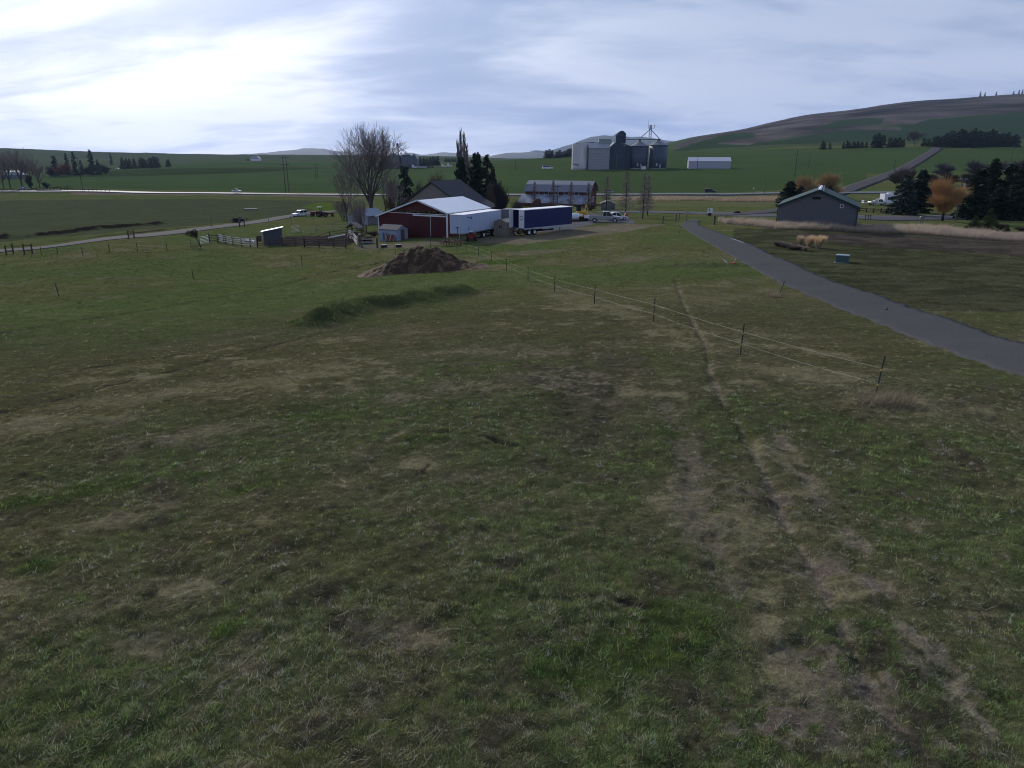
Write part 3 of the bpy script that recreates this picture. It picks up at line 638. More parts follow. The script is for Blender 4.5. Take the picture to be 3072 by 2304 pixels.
ring(1.55, .55+1.25, .26, .14, -.012, -.002).build('emblem', m_mark, t)
for x in (6.3, 9.6):
    for y in (.25, 2.2): wheel(t, x, y, .5, .5, .5, m_white)
    MB().bar((x, .2, .5), (x, 2.3, .5), .12).build('axle', m_dark, t)
q = MB(); q.box(5.2, 11.2, .5, .62, .8, 1.12).box(5.2, 11.2, 1.85, 1.97, .8, 1.12); q.build('bogie', m_dark, t)
for y in (.35, 2.1): MB().box(2.2, 2.34, y-.07, y+.07, .05, 1.12).box(2.1, 2.45, y-.15, y+.15, 0, .06).build('landing_leg', m_steel, t)
# blue curtain-side trailer
m_blue = mat('navy_tarp', (.012, .020, .095), .5, noise=.12, nscale=.7, bump=.02, bscale=1.2)
zg = gy(1640, 124).z; a, L_, ang = box_frame((1573, 629.5), (1717, 618.5), zg+4.05)
t = thing('semi_trailer', 'navy blue tarp-sided semi trailer with its rear door open behind the beige shed', 'trailer', (a.x, a.y, zg), ang)
b = MB(); b.box(0, L_, 0, .05, 1.15, 3.95); b.box(0, L_, 2.4, 2.45, 1.15, 3.95); b.box(L_-.05, L_, .05, 2.4, 1.15, 3.95); b.build('tarp', m_blue, t)
MB().box(-.02, L_+.02, -.03, 2.48, 3.955, 4.05).build('roof', m_tr, t)
MB().box(.02, L_, .055, 2.395, 1.05, 1.15).build('deck', m_steel, t)
MB().box(L_*.5, L_*.5+.05, .06, 2.39, 1.16, 3.94).build('dark_inner_panel', m_dark, t)  # near-black panel across the deck so the open trailer looks dark inside
q = MB(); q.prism([(0, 1.15), (0, .95), (4.0, .95), (4.6, .75), (L_*.72, .75), (L_*.8, 1.0), (L_, 1.05), (L_, 1.15)], -.03, .02)
q.build('side_skirt', mat('silver_skirt', (.40, .41, .44), .5, noise=.2, nscale=1.5), t)
d = MB().box(-.06, -.01, 0, 1.15, 1.15, 3.95).build('rear_door', m_white, t)
ring(.58, 2.75, .36, .27, -.075, -.062, 'X').build('emblem', m_mark, d)
MB().box(-.95, -.9, 2.42, 2.47, 1.2, 3.95).box(-.95, 0, 2.42, 2.47, 1.2, 3.95).build('open_door', m_white, t)
MB().box(-.25, 0, .1, 2.35, .55, .7).build('bumper', m_rust, t)
for x in (1.2, 2.5):
    for y in (.22, 2.2): wheel(t, x, y, .48, .48, .5, m_white)
    MB().bar((x, .2, .48), (x, 2.3, .48), .12).build('axle', m_dark, t)
for y in (.35, 2.1): MB().box(L_-2.8, L_-2.66, y-.07, y+.07, .03, 1.05).build('landing_leg', m_steel, t)
MB().box(3.6, 7.5, .3, .9, .45, .74).build('tool_box', m_dark, t)
# ---------- beige plastic shed ----------
m_beige = mat('beige_resin', (.24, .20, .16), .75, noise=.08, wave=('X', .3, .12)); O = gy(1520, 115.5)
t = gable('storage_shed', 'beige resin storage shed between the white and the blue trailer', 'shed', O, -math.radians(37), 2.55, 2.4, 1.27, 2.15, 2.15, 2.6, m_beige, mat('beige_roof', (.20, .185, .165), .8), over=.08, th=.06)
for x in (-1.45, -1.1): MB().box(x-.09, x+.09, -.03, 0, 1.25, 1.7).build('window', m_glass, t)
# machines between the trailers
def boxy(name, label, cat, p, rz, parts, group=None):
    t = thing(name, label, cat, p, rz, group)
    for nm, m, boxes in parts:
        b = MB()
        for bx in boxes: b.box(*bx)
        b.build(nm, m, t, bevel=.03)
    return t
m_gv = mat('grey_truck_paint', (.13, .135, .14), .5)
p = gy(1521, 131); t = boxy('box_truck', 'grey box truck seen from behind above the beige shed', 'truck', p, -.3, [('box_body', m_gv, [(-1.15, 1.15, 0, 3.6, 1.0, 3.55)]), ('rear_window', mat('dull_glass', (.16, .17, .18), .3), [(-.75, .55, -.04, 0, 2.1, 3.25)]), ('cab', m_gv, [(-1.0, 1.0, 3.65, 5.2, .8, 2.6)]), ('bumper', m_dark, [(-1.1, 1.1, -.15, -.02, .5, .9)])])
for y in (.9, 4.4):
    for x in (-.95, .95): wheel(t, x, y, .45, .45, .3, ax='X')
p = gy(1549, 134); t = boxy('cargo_van', 'white van parked behind the open end of the blue trailer', 'van', p, -.3, [('body', m_white, [(-.95, .95, 0, 4.6, .5, 2.9)]), ('rear_window', m_glass, [(-.7, .7, -.03, 0, 1.6, 2.3)]), ('hood', m_white, [(-.9, .9, 4.65, 5.5, .5, 1.4)])])
for y in (.9, 4.4):
    for x in (-.85, .85): wheel(t, x, y, .38, .38, .25, ax='X')
# ---------- house ----------
m_tan = mat('tan_siding', (.21, .185, .165), .8, noise=.05, wave=('Z', .22, .10, 1)); m_dshin = mat('charcoal_shingles', (.040, .042, .052), .9, noise=.2, nscale=3)
O = gy(1299, 150); t = thing('farmhouse', 'tall tan house with a steep charcoal shingle roof behind the red barn', 'house', O, -math.radians(17))
hz = 8.3; zb = O.z; hp = corner(1299, 547, 150).z-zb
pf = [(-8.6, 2.6), (-6.4, hp-4.3), (0, hp), (6.2, hp-4.2), (9.2, hp-5.7)]
b = MB(); b.prism([(-7.6, -.6), (8.2, -.6), (8.2, hp-5.35), (6.2, hp-4.35), (0, hp-.15), (-6.4, hp-4.45), (-7.6, 2.9)], 0, 15.4); b.build('wall', m_tan, t)
r = MB()
for (x0, z0), (x1, z1) in zip(pf[:-1], pf[1:]):
    r.add([(x0, -.4, z0), (x1, -.4, z1), (x1, 15.8, z1), (x0, 15.8, z0), (x0, -.4, z0+.2), (x1, -.4, z1+.2), (x1, 15.8, z1+.2), (x0, 15.8, z0+.2)], [(3,2,1,0),(4,5,6,7),(0,1,5,4),(1,2,6,5),(2,3,7,6),(3,0,4,7)])
r.build('roof', m_dshin, t)
q = MB()
for (x0, z0), (x1, z1) in zip(pf[:-1], pf[1:]): q.bar((x0, -.43, z0+.06), (x1, -.43, z1+.06), .05, .26)
q.build('fascia', mat('dark_fascia', (.03, .03, .035), .7), t)
window(t, -2.0, 0, 5.0, .9, 1.1, m_tan); window(t, 1.9, 0, 5.0, .9, 1.1, m_tan)
# low addition behind the house on the left
O2 = gy(1238, 168); t = gable('outbuilding', 'dark roofed low outbuilding behind the left eave of the tan house', 'building', O2+Vector((3, 0, 0)), -.3, 7, 8, 3.5, 2.6, 2.6, 5.4, m_tan, mat('slate_roof', (.05, .065, .08), .8))
# ---------- white roofed little building ----------
p = gy(1193, 139); m_rib = mat('ribbed_white_roof', (.62, .62, .63), .5, noise=.05, wave=('X', .6, .35))
t = thing('greenhouse', 'small building with a ribbed white roof and glazed side between barn and garage', 'building', p, -.18)
MB().box(-2.1, 2.3, 0, 3, -.4, 2.05).build('wall', mat('blueish_wall', (.22, .24, .28), .7), t)
MB().prism([(-.3, 2.0), (1.9, 3.0), (3.3, 2.2), (3.3, 2.1), (1.9, 2.9), (-.3, 1.9)], -2.3, 2.5, 'X').build('roof', m_rib, t)
for x in (-1.3, .1, 1.5): window(t, x, 0, 1.2, .9, .9)
MB().prism([(2.45, 1.95), (6.2, 2.9), (6.2, 2.8), (2.45, 1.85)], -.2, 4.0).build('side_roof', m_shing, t)
MB().box(2.5, 6.1, 0, 3.9, -.4, 1.85).build('side_wall', m_tan, t)
# ---------- old white garage ----------
m_oldw = mat('peeling_white_boards', (.33, .335, .36), .8, noise=.2, nscale=2, wave=('X', .25, .2)); O = gy(1104, 172)
t = gable('old_garage', 'old whitewashed garage with blue-grey metal roof under the big bare cottonwood', 'garage', O, -math.radians(30), 6.2, 6.6, 3.1, 2.0, 2.0, 3.35, m_oldw, mat('blue_grey_roof', (.22, .27, .36), .5, noise=.12), over=.25)
MB().box(-4.6, -2.0, -.04, -.005, 0, 1.9).build('door', mat('door_boards', (.20, .19, .19), .8, wave=('X', .3, .3)), t)
# ---------- wooden play tower ----------
p = gy(1060, 124); t = thing('play_tower', 'wooden lookout tower with a little brown gable roof behind the corral', 'tower', p, -.25)
for x in (-.9, .9):
    for y in (0, 1.6): MB().box(x-.08, x+.08, y-.08, y+.08, -.2, 2.35).build('post', m_wood, t)
MB().box(-1, 1, -.1, 1.7, 1.05, 1.15).build('deck', m_wood, t)
MB().prism([(-1.25, 2.3), (-.1, 3.15), (1.2, 2.3), (1.2, 2.2), (-.1, 3.05), (-1.25, 2.2)], -.3, 1.9).build('roof', mat('brown_ribbed_roof', (.20, .15, .14), .7, wave=('Y', .3, .3)), t)
q = MB(); [q.box(-1, -.1, -.14, -.09, z, z+.09) for z in (1.2, 1.4, 1.6)]; q.build('rail', m_woodl, t)
MB().box(0, 1, -.12, -.09, 1.0, 1.65).build('side_panel', m_wood, t); MB().box(0, 1.0, -.16, -.05, 1.66, 1.74).build('handrail', m_woodl, t)
q = MB(); [q.box(x, x+.06, -.1, -.04, .0, 1.0) for x in (-.6, -.25, .1, .45)]; q.build('slats', m_wood, t)
# ---------- lean-to shelter ----------
m_corr = mat('dark_corrugated', (.070, .080, .100), .5, noise=.15, wave=('X', .18, .3))
O = gp(820, 735); t = thing('animal_shelter', 'small dark corrugated lean-to shelter with silver slanted roof by the corral', 'shelter', O, math.radians(12))
b = MB(); b.prism([(-1.45, -.3), (1.45, -.3), (1.45, 2.75), (-1.45, 2.2)], 0, 1.9); b.build('wall', m_corr, t)
r = MB(); r.prism([(-1.85, 2.18), (1.75, 2.86), (1.75, 2.94), (-1.85, 2.26)], -.25, 2.1); r.build('roof', mat('silver_roof', (.52, .54, .60), .4, wave=('Y', .2, .2)), t)
q = MB(); q.box(-1.6, -1.5, -.2, -.1, 0, 2.2).box(-1.6, -1.5, .9, 1.0, 0, 2.2); q.build('post', m_woodl, t)
# ---------- gambrel barn ----------
m_rb = mat('old_red_boards', (.115, .028, .026), .85, noise=.25, nscale=1.5, wave=('X', .3, .2)); m_gr = mat('grey_metal_roof', (.185, .19, .225), .5, noise=.08, wave=('X', .7, .12)); m_wr2 = mat('patchy_white_roof', (.20, .215, .26), .6, noise=.6, nscale=.35)
Or = gy(1768, 229); ang = -math.radians(20); zb = Or.z
t = thing('gambrel_barn', 'old red gambrel barn with grey roof and patchy pale lean-to roof', 'barn', Or, ang)
D = zb-ZC
def hh(py, y): return -y*float(K(py))-D
h_r, h_b, h_e, h_w, h_l = hh(543.5, 237), hh(555, 235), hh(575, 231.5), hh(586, 231), hh(611, 227)
LL = 21.2
# local: x from -LL to 0, y: 0 = main front wall, -4 lean-to front, 10 rear
prof = [(0, -.6), (9, -.6), (9, h_e), (7.2, h_b), (4.5, h_r), (1.8, h_b), (0, h_e)]
b = MB(); b.prism(prof, -LL, 0, 'X'); b.prism([(-4.2, -.6), (-.01, -.6), (-.01, h_w-.05), (-4.2, h_l-.1)], -LL-.6, 0, 'X'); b.build('wall', m_rb, t)
r = MB(); rp = [(-.45, h_e-.15), (1.7, h_b+.05), (4.5, h_r+.08), (7.3, h_b+.05), (9.45, h_e-.15)]
for (y0, z0), (y1, z1) in zip(rp[:-1], rp[1:]):
    r.add([(-LL-.4, y0, z0), (.6, y0, z0), (.6, y1, z1), (-LL-.4, y1, z1), (-LL-.4, y0, z0+.12), (.6, y0, z0+.12), (.6, y1, z1+.12), (-LL-.4, y1, z1+.12)], [(3,2,1,0),(4,5,6,7),(0,1,5,4),(1,2,6,5),(2,3,7,6),(3,0,4,7)])
r.build('roof', m_gr, t)
MB().prism([(-4.6, h_l-.12), (-.0, h_w), (-.0, h_w+.1), (-4.6, h_l)], -LL-1.2, .3, 'X').build('lean_to_roof', m_wr2, t)
for x in (-17.3, -14.2, -10.9, -7.6, -4.2): window(t, x, 0, (h_e+h_w)/2, 1.3, .75)
q = MB(); q.prism([(-16.9, h_l-.1), (-14.6, h_l-.1), (-14.6, h_l+.5), (-15.7, h_l+1.3), (-16.9, h_l+.5)], -4.9, -2); q.build('dormer', m_rb, t)
for y in (-3.4, -2.2, 1.5, 3.4, 5.4): window(t, 0, y, 1.6, .6, 1.6, n=(1, 0))
window(t, 0, 4.5, h_e+.7, 1.0, 1.0, m_rb, n=(1, 0))
# ---------- grain elevator site ----------
YB = 575.; base = gy(1860, YB); sc = ppm(base)
def ex(px): return (px-1536)/F*(YB*CP-(base.z-ZC)*SP)
def ez(py, y=YB): return ZC-y*float(K(py))
gz0 = base.z
def rx(px0, px1): return ex(px0), ex(px1)
m_silo = mat('stained_silo', (.44, .40, .41), .8, c2=(.72, .68, .68), nscale=.5, stretch=(1, 1, .12)); m_tin = mat('grey_tin', (.33, .33, .35), .55, noise=.1, nscale=.3, wave=('Z', 1.1, .2, 1))
m_dg = mat('dark_blue_green_metal', (.032, .050, .072), .6, noise=.08, nscale=.3, wave=('Z', .9, .12, 1)); m_dgr = mat('pale_green_roof', (.13, .17, .17), .5, noise=.1); m_binw = mat('dark_bin_steel', (.062, .082, .115), .45, noise=.1, nscale=.4, wave=('Z', 1.1, .25)); m_binr = mat('bin_roof_steel', (.16, .17, .19), .5, noise=.1)
x0, x1 = rx(1714.5, 1762); R_ = (x1-x0)/2; zt = ez(431)-gz0
t = thing('concrete_silo', 'pale stained open-topped round silo at the left end of the grain elevator', 'silo', ((x0+x1)/2, YB, gz0))
MB().lathe([(R_, -3), (R_, zt), (R_-.5, zt), (R_-.5, zt-1.5)], 36).build('wall', m_silo, t, smooth=False)
MB().lathe([(R_+.25, -3), (R_+.25, .5)], 36).build('footing', m_conc, t)
q = MB(); q.bar((-R_+.5, -R_*.5, 3.8), (-R_+5, -R_-.6, 3.0), .5); q.build('unloading_auger', m_rust, t)
q = MB(); q.bar((-R_+3, 0, zt+.3), (R_+4.5, 0, zt+.9), .35); q.bar((R_+3.8, 0, zt+.8), (R_-1.5, 0, zt-5), .3); q.build('loading_spout', m_rust, t)
x0, x1 = rx(1762.5, 1824)
t = thing('grain_annex', 'grey tin grain annex with low gable roof and roof monitor beside the silo', 'elevator', (x1, YB-6, gz0))
wd = x1-x0; he = ez(444, YB-6)-gz0; hr_ = ez(430, YB)-gz0
b = MB(); b.prism([(0, -3), (14, -3), (14, he), (7, hr_+.6), (0, he)], -wd, 0, 'X'); b.build('wall', m_tin, t)
r = MB(); r.prism([(-.4, he-.2), (7, hr_+.8), (14.4, he-.2), (14.4, he+.1), (7, hr_+1.1), (-.4, he+.1)], -wd-.3, .3, 'X'); r.build('roof', mat('light_tin_roof', (.30, .32, .34), .5, noise=.1), t)
MB().box(-wd+8, 1.6, 4.5, 9.5, hr_-1, ez(418, YB)-gz0).build('monitor', mat('light_tin', (.26, .28, .30), .5, noise=.1), t)
MB().prism([(4.2, ez(418)-gz0), (7, ez(415.5)-gz0), (9.8, ez(418)-gz0)], -wd+7.8, 1.8, 'X').build('monitor_roof', m_dgr, t)
x0, x1 = rx(1824, 1873); xe = ex(1888)
t = thing('grain_elevator', 'tall dark blue-green grain elevator house with a stepped cupola on top', 'elevator', (x0, YB-4, gz0))
w = x1-x0; ha = ez(443)-gz0; hb = ez(428)-gz0
b = MB(); b.prism([(0, -3), (w, -3), (w, ha), (w*.68, hb), (w*.32, hb), (0, ha-.3)], 0, 15); b.build('wall', m_dg, t)
MB().box(w+.01, xe-x0, 2, 13, -3, ez(438)-gz0).build('side_bay', m_dg, t)
q = MB(); q.prism([(w*.66, hb+.3), (xe-x0+.4, ez(439)-gz0), (xe-x0+.4, ez(440)-gz0), (w*.66, hb-.4)], 1.5, 13.5); q.prism([(-.4, ha-.5), (w*.34, hb+.2), (w*.34, hb-.2), (-.4, ha-1)], -.3, 15.3); q.build('roof', m_dgr, t)
c0, c1 = ex(1843)-x0, ex(1874)-x0; z1 = ez(405)-gz0; zt = ez(393)-gz0; cm = ex(1858)-x0
MB().prism([(c0, hb-.5), (c1, hb-.5), (c1, ez(400)-gz0), (c1-2.4, zt+.3), (cm-.3, zt), (c0+2.6, ez(396)-gz0), (c0+.0, z1+.4)], 5, 10).build('cupola', m_dg, t)
MB().prism([(c0, hb-.5), (cm+1, hb-.5), (cm+1, ez(408)-gz0), (cm-2.4, ez(401.5)-gz0), (c0, ez(407)-gz0)], 2.2, 4.99).build('lower_cupola', m_dg, t)
MB().prism([(cm-2.4, ez(401)-gz0), (cm+1.4, ez(408)-gz0), (cm+1.4, ez(409)-gz0), (cm-2.4, ez(402)-gz0)], 1.8, 4.98).build('cupola_roof', m_dgr, t)
for k, (a_, b_, pe, pa, pb, lab) in enumerate(((1888, 1942, 438.5, 422, 505.5, 'round dark steel grain bin nearest the elevator house'), (1944, 1999, 436, 419, 504.5, 'round dark steel grain bin at the right end of the elevator site'))):
    xa, xb = rx(a_, b_); R_ = (xb-xa)/2; t = thing('grain_bin', lab, 'grain bin', ((xa+xb)/2, YB, gz0), group='large grain bins at the elevator')
    ze = ez(pe)-gz0; za = ez(pa)-gz0
    MB().lathe([(R_-.3, -3), (R_-.3, ze)], 40).build('wall', m_binw, t, smooth=True)
    MB().lathe([(R_, ze-.1), (R_, ze+.15), (.9, za-.4), (.9, za+.6), (.1, za+.9)], 40).build('roof', m_binr, t)
    MB().lathe([(R_, -3), (R_, .7)], 40).build('footing', m_conc, t)
    q = MB(); q.bar((R_*.98, -2, 0), (R_*.98, -2, ze), .5); q.build('ladder', mat('pale_ladder%d' % k, (.30, .32, .24), .6), t)
    MB().cbox((-R_*.3, -R_-.4, 3.2), (1.2, 1, 2)).build('fan', m_steel, t); MB().cbox((.5, -R_-.2, 2.2), (1.0, 1, 2.6)).build('fan', m_steel, t)
xt = ex(1949); t = thing('leg_tower', 'thin steel bucket elevator tower with roof-top platform between the grain bins', 'tower', (xt, YB+6, gz0))
zt = ez(378)-gz0; q = MB()
for sx in (-.8, .8):
    for sy in (-.8, .8): q.bar((sx, sy, 0), (sx, sy, zt), .28)
for k in range(14): z = k*zt/14; q.bar((-.8, -.8, z), (.8, -.8, z+zt/14), .16); q.bar((.8, .8, z), (-.8, .8, z+zt/14), .16)
q.build('mast', m_steel, t)
MB().box(-2, 2.5, -1.6, 1.6, ez(384)-gz0, ez(383)-gz0).box(-.9, .9, -.9, .9, ez(383)-gz0, zt+1).build('head_platform', m_steel, t)
MB().tube([(-1.6, 0, zt-1), (-1.6, 0, zt+4.5)], .12, 5).build('aerial', m_steel, t)
q = MB(); q.tube([(2.5, 0, zt-1.2), (3.2, 0, zt), (2.8, 0, zt+1.2)], .35, 6); q.build('vent_hood', m_steel, t)
for pxe, pye in ((1920, 411), (1974, 416)): MB().tube([(0, 0, ez(386)-gz0), (ex(pxe)-xt, -4, ez(pye)-gz0)], .32, 6).build('spout', m_steel, t)
MB().box(ex(1874)-xt, ex(1976)-xt, -7.4, -6.2, ez(419)-gz0, ez(417)-gz0).build('catwalk', mat('catwalk_steel', (.05, .055, .065), .6), t)
p = gy(1931, 563); boxy('control_shed', 'tiny white control shed between the two big grain bins', 'shed', p, 0, [('wall', m_white, [(-1.7, 1.7, 0, 3, -.5, 2.3)]), ('roof', m_steel, [(-2, 2, -.3, 3.3, 2.3, 2.5)])])
# white machine shed
zg = gy(2130, 556).z; xa = (2068-1536)/F*(556*CP+2); sc_ = F/(556*CP+3)
a = gy(2191, 556); W_ = (2191-2068)/sc_; t = thing('machine_shed', 'long white metal machine shed standing alone in the green field', 'shed', a, math.radians(-9))
he = ez(484, 556)-a.z; hp_ = ez(474.5, 560)-a.z+.3
b = MB(); b.prism([(0, -2), (12, -2), (12, he), (6, hp_), (0, he)], -W_, 0, 'X'); b.build('wall', mat('white_panel', (.38, .37, .42), .5, noise=.04), t)
MB().prism([(-.3, he-.1), (6, hp_+.2), (12.3, he-.1), (12.3, he+.1), (6, hp_+.4), (-.3, he+.1)], -W_-.3, .3, 'X').build('roof', mat('white_panel_roof', (.50, .51, .56), .45, noise=.04), t)
MB().box(.0, .08, 2.5, 8, 0, he-1).build('door', m_steel, t)
# distant grain bins
YB = 890.; base = gy(1200, YB); gz0 = base.z
for a_, b_, pe, pa, lab in ((1165, 1202, 465, 454, 'left round bin of the distant farm below the spout tower'), (1203, 1235, 463.5, 454, 'right round bin of the distant farm below the spout tower'), (1194, 1212, 463, 456, 'small bin squeezed behind the two distant round bins'), (1141, 1164, 482, 476, 'low dark bin left of the distant round bins')):
    xa, xb = rx(a_, b_); R_ = (xb-xa)/2; t = thing('grain_bin', lab, 'grain bin', ((xa+xb)/2, YB+(8 if a_ == 1194 else 0), gz0), group='distant farm grain bins'); ze = ez(pe)-gz0; za = ez(pa)-gz0
    MB().lathe([(R_, -4), (R_, ze)], 28).build('wall', mat('bin_grey', (.085, .095, .125), .55, noise=.1, wave=('Z', 1.5, .15)), t, smooth=True)
    MB().lathe([(R_+.3, ze-.1), (R_+.3, ze+.2), (.8, za), (.3, za+.8)], 28).build('roof', mat('bin_cap', (.14, .15, .18), .5), t)
t = gable('machine_shed', 'grey gabled shed attached right of the distant grain bins', 'shed', Vector((ex(1252), YB, gz0)), 0, ex(1252)-ex(1236), 18, 3.5, ez(470)-gz0, ez(480)-gz0, ez(466)-gz0+2, mat('bin_grey2', (.10, .11, .15), .6), m_binr)
xt = ex(1196); t = thing('leg_tower', 'slender distant tower with spouts fanning down to the grain bins', 'tower', (xt, YB-1, gz0)); zt = ez(411)-gz0
q = MB(); [q.bar((sx, sy, 0), (sx, sy, zt), .5) for sx in (-.8, .8) for sy in (-.8, .8)]; [q.bar((-.8, -.8, k*zt/16), (.8, -.8, (k+1)*zt/16), .3) for k in range(16)]; q.build('mast', m_dark, t)
MB().box(-1.6, 1.6, -1.5, 1.5, ez(420)-gz0, ez(418)-gz0).box(-1, 1, -1, 1, ez(418)-gz0, zt+.6).build('head', m_dark, t)
for pxe, pye in ((1168, 463), (1176, 457), (1204, 458), (1220, 456), (1232, 462)): MB().tube([(0, 0, ez(421)-gz0), (ex(pxe)-xt, 0, ez(pye)-gz0)], .3, 5).build('spout', m_steel, t)
for px, nm, lab, c, l in ((1245, 'parked_truck', 'white truck parked by the distant grain bins', m_white, 7), (1268, 'flatbed_trailer', 'pale flatbed trailer right of the distant grain bins', m_steel, 12), (1292, 'harvester', 'rusty red harvesting machine in the distant farmyard', m_rust, 8), (1332, 'parked_truck', 'white truck cab in the distant farmyard beside the poplar', m_white, 6), (1349, 'parked_truck', 'small pale truck at the right end of the distant farmyard', m_white, 6)):
    p = gy(px, 878); t = boxy(nm, lab, nm.split('_')[-1], p, 0, [('body', c, [(-l/2, l/2, -1, 1.2, .8, 2.2)]), ('cab', c if c != m_steel else m_gv, [(-l/2, -l/2+2.2, -1.1, 1.3, 2.25, 4.2)])])
    for x in (-l/2+1, l/2-1.2): wheel(t, x, -1.1, .6, .6, .4)
# ---------- green roofed building ----------
zg = gy(2450, 118).z; a = Vector((*pz(2574, 623, zg+2.95), zg)); bL = Vector((*pz(2336, 617, zg+2.95), zg)); d = bL-a
m_gw = mat('grey_green_siding', (.13, .13, .138), .8, spec=.1, noise=.06, nscale=.5, wave=('X', .3, .08)); m_groof = mat('dark_green_metal', (.012, .042, .038), .65, noise=.06, wave=('Y', .35, .12))
t = gable('workshop', 'grey metal workshop with dark green gable roof behind the tall dry grass', 'building', a, math.atan2(-d.y, -d.x), d.length, 17, d.length*.5, 2.95, 2.95, 5.35, m_gw, m_groof, over=.4, trim=m_groof)
wx = d.length
MB().box(-wx*.5-.9, -wx*.5+.3, -.05, 0, 4.05, 4.45).build('gable_vent', m_dark, t)
window(t, -wx*.2, 0, 3.1, .3, .38)
q = MB(); q.prism([(-wx*.5-.25, 5.5), (-wx*.5+.25, 5.5), (-wx*.5, 5.62)], -.4, 17); q.build('ridge_cap', m_trim, t)
for x, h in ((-wx*.5-.15, .95), (-wx*.5+.6, .8)): MB().tube([(x, .2, 5.3), (x, .2, 5.35+h)], .05, 8).build('vent_pipe', m_trim, t)
MB().box(-wx-.08, -wx+.06, -.12, -.02, 0, 2.8).build('downspout', m_trim, t)
# ================= vehicles =================
def vehicle(label, name, cat, p, rz, L, Wd, H, paint, kind='car', rim=None):
    """faces local +x; origin on the ground at the centre"""
    t = thing(name, label, cat, p, rz); g = .28 if kind != 'pickup' else .5; wr = {'car': .33, 'suv': .38, 'pickup': .43}[kind]; h = L/2; w = Wd/2
    hb = {'car': .55, 'suv': .58, 'pickup': .60}[kind]*H  # belt height
    if kind == 'pickup':
        low = [(-h, g+.15), (-h, hb+.02), (-h*.02-.35, hb+.02), (-.35, hb), (h*.5, hb-.02), (h*.93, hb-.12), (h, hb-.35), (h, g), (h*.9, g), (-h*.95, g)]
        cabn = [(-.35, hb), (-.25, H-.06), (h*.26, H-.06), (h*.52, hb)]
    elif kind == 'suv':
        low = [(-h, g+.1), (-h*.99, hb), (h*.42, hb), (h*.9, hb-.12), (h, hb-.4), (h, g), (-h*.95, g)]
        cabn = [(-h*.97, hb), (-h*.86, H-.05), (h*.12, H-.05), (h*.44, hb)]
    else:
        low = [(-h, g+.15), (-h*.97, hb-.05), (-h*.7, hb), (h*.4, hb), (h*.88, hb-.14), (h, hb-.35), (h*.98, g), (-h*.95, g)]
        cabn = [(-h*.72, hb), (-h*.40, H-.05), (h*.10, H-.04), (h*.45, hb)]
    b = MB(); b.prism(low, -w, w); b.build('body', paint, t, bevel=.06)
    b = MB(); b.prism(cabn, -w+.12, w-.12); b.build('windows', m_glass, t, bevel=.05)
    r = MB(); z = cabn[1][1]; r.prism([(cabn[1][0]-.05, z), (cabn[2][0]+.05, z), (cabn[2][0]-.1, z+.07), (cabn[1][0]+.1, z+.07)], -w+.12, w-.12)
    for s in (-w+.11, w-.15):
        for (xa, za), (xb, zb_) in ((cabn[0], cabn[1]), (cabn[3], cabn[2])): r.bar((xa, s+.02, za), (xb, s+.02, zb_), .06, .10)
        xm = (cabn[1][0]+cabn[2][0])/2+.1; r.bar((xm, s+.02, hb), (xm, s+.02, z), .06, .09)
    r.build('roof', paint, t)
    if kind == 'pickup':
        MB().box(-h+.1, -.45, -w+.12, w-.12, hb+.022, hb+.03).build('bed', m_dark, t)
        MB().box(h-.02, h+.08, -w+.1, w-.1, g, g+.25).box(-h-.1, -h, -w+.1, w-.1, g+.1, g+.3).build('bumper', m_steel, t)
    MB().box(h-.05, h+.02, -w+.05, -w+.4, hb-.42, hb-.22).build('headlight', m_trim, t); MB().box(h-.05, h+.02, w-.4, w-.05, hb-.42, hb-.22).build('headlight', m_trim, t)
    for x in (-h*.62, h*.64):
        for s in (-1, 1): wheel(t, x, s*(w-.1), wr, wr, .24, rim)
    return t
def cpaint(name, c): return mat(name, c, .3, noise=.03, spec=.6, metal=.2)
pt_s = cpaint('silver_paint', (.30, .30, .32)); pt_w = cpaint('white_car_paint', (.62, .63, .66)); pt_k = cpaint('black_paint', (.02, .02, .025)); pt_g = cpaint('pale_grey_paint', (.34, .35, .38))
p = gp(1813, 666); vehicle('silver crew cab pickup truck parked on gravel right of the yellow excavator', 'pickup_truck', 'pickup', p, -.10, 5.9, 1.95, 1.95, pt_s, 'pickup')
p = gy(1848, 141); vehicle('white car half hidden behind the silver pickup', 'parked_car', 'car', p, .2, 4.4, 1.75, 1.5, pt_w)
p = gy(711, 370); vehicle('pale silver hatchback driving along the highway', 'car', 'car', p, -.08, 4.5, 1.8, 1.5, pt_w)
bpy.context.view_layer.update()
for o in list(SC.objects):
    if o.get('label') in ('pale silver hatchback driving along the highway',): o.location.z += .8
p = gy(1824, 334); t = vehicle('grey car driving on the highway right of the gambrel barn', 'car', 'car', p, math.pi-.15, 4.7, 1.8, 1.5, pt_g); t.location.z += .8
p = gy(2130, 312); t = vehicle('black sport utility driving on the highway below the white shed', 'suv', 'suv', p, -.16, 4.9, 1.9, 1.75, pt_k, 'suv'); t.location.z += .8
p = gp(900, 649); vehicle('white sport utility parked on the gravel lane by the old red tractor', 'suv', 'suv', p, math.radians(-122), 4.7, 1.9, 1.8, pt_w, 'suv')
for i, (px, y, lab) in enumerate(((66, 455, 'white car parked under bare trees at the left edge, left one'), (80, 455, 'white car parked under bare trees at the left edge, right one'))):
    vehicle(lab, 'parked_car', 'car', gy(px, y), .3, 4.4, 1.8, 1.5, pt_w)
vehicle('pale pickup in the distant farmyard at the far left tree line', 'parked_car', 'car', gy(352, 1000), 0, 5, 1.9, 1.7, pt_w)
p = gy(1202+356, 520); vehicle('white van alone in the green field left of the silo', 'van', 'van', gy(1643, 585), .1, 8.5, 2.3, 2.9, pt_w, 'suv')
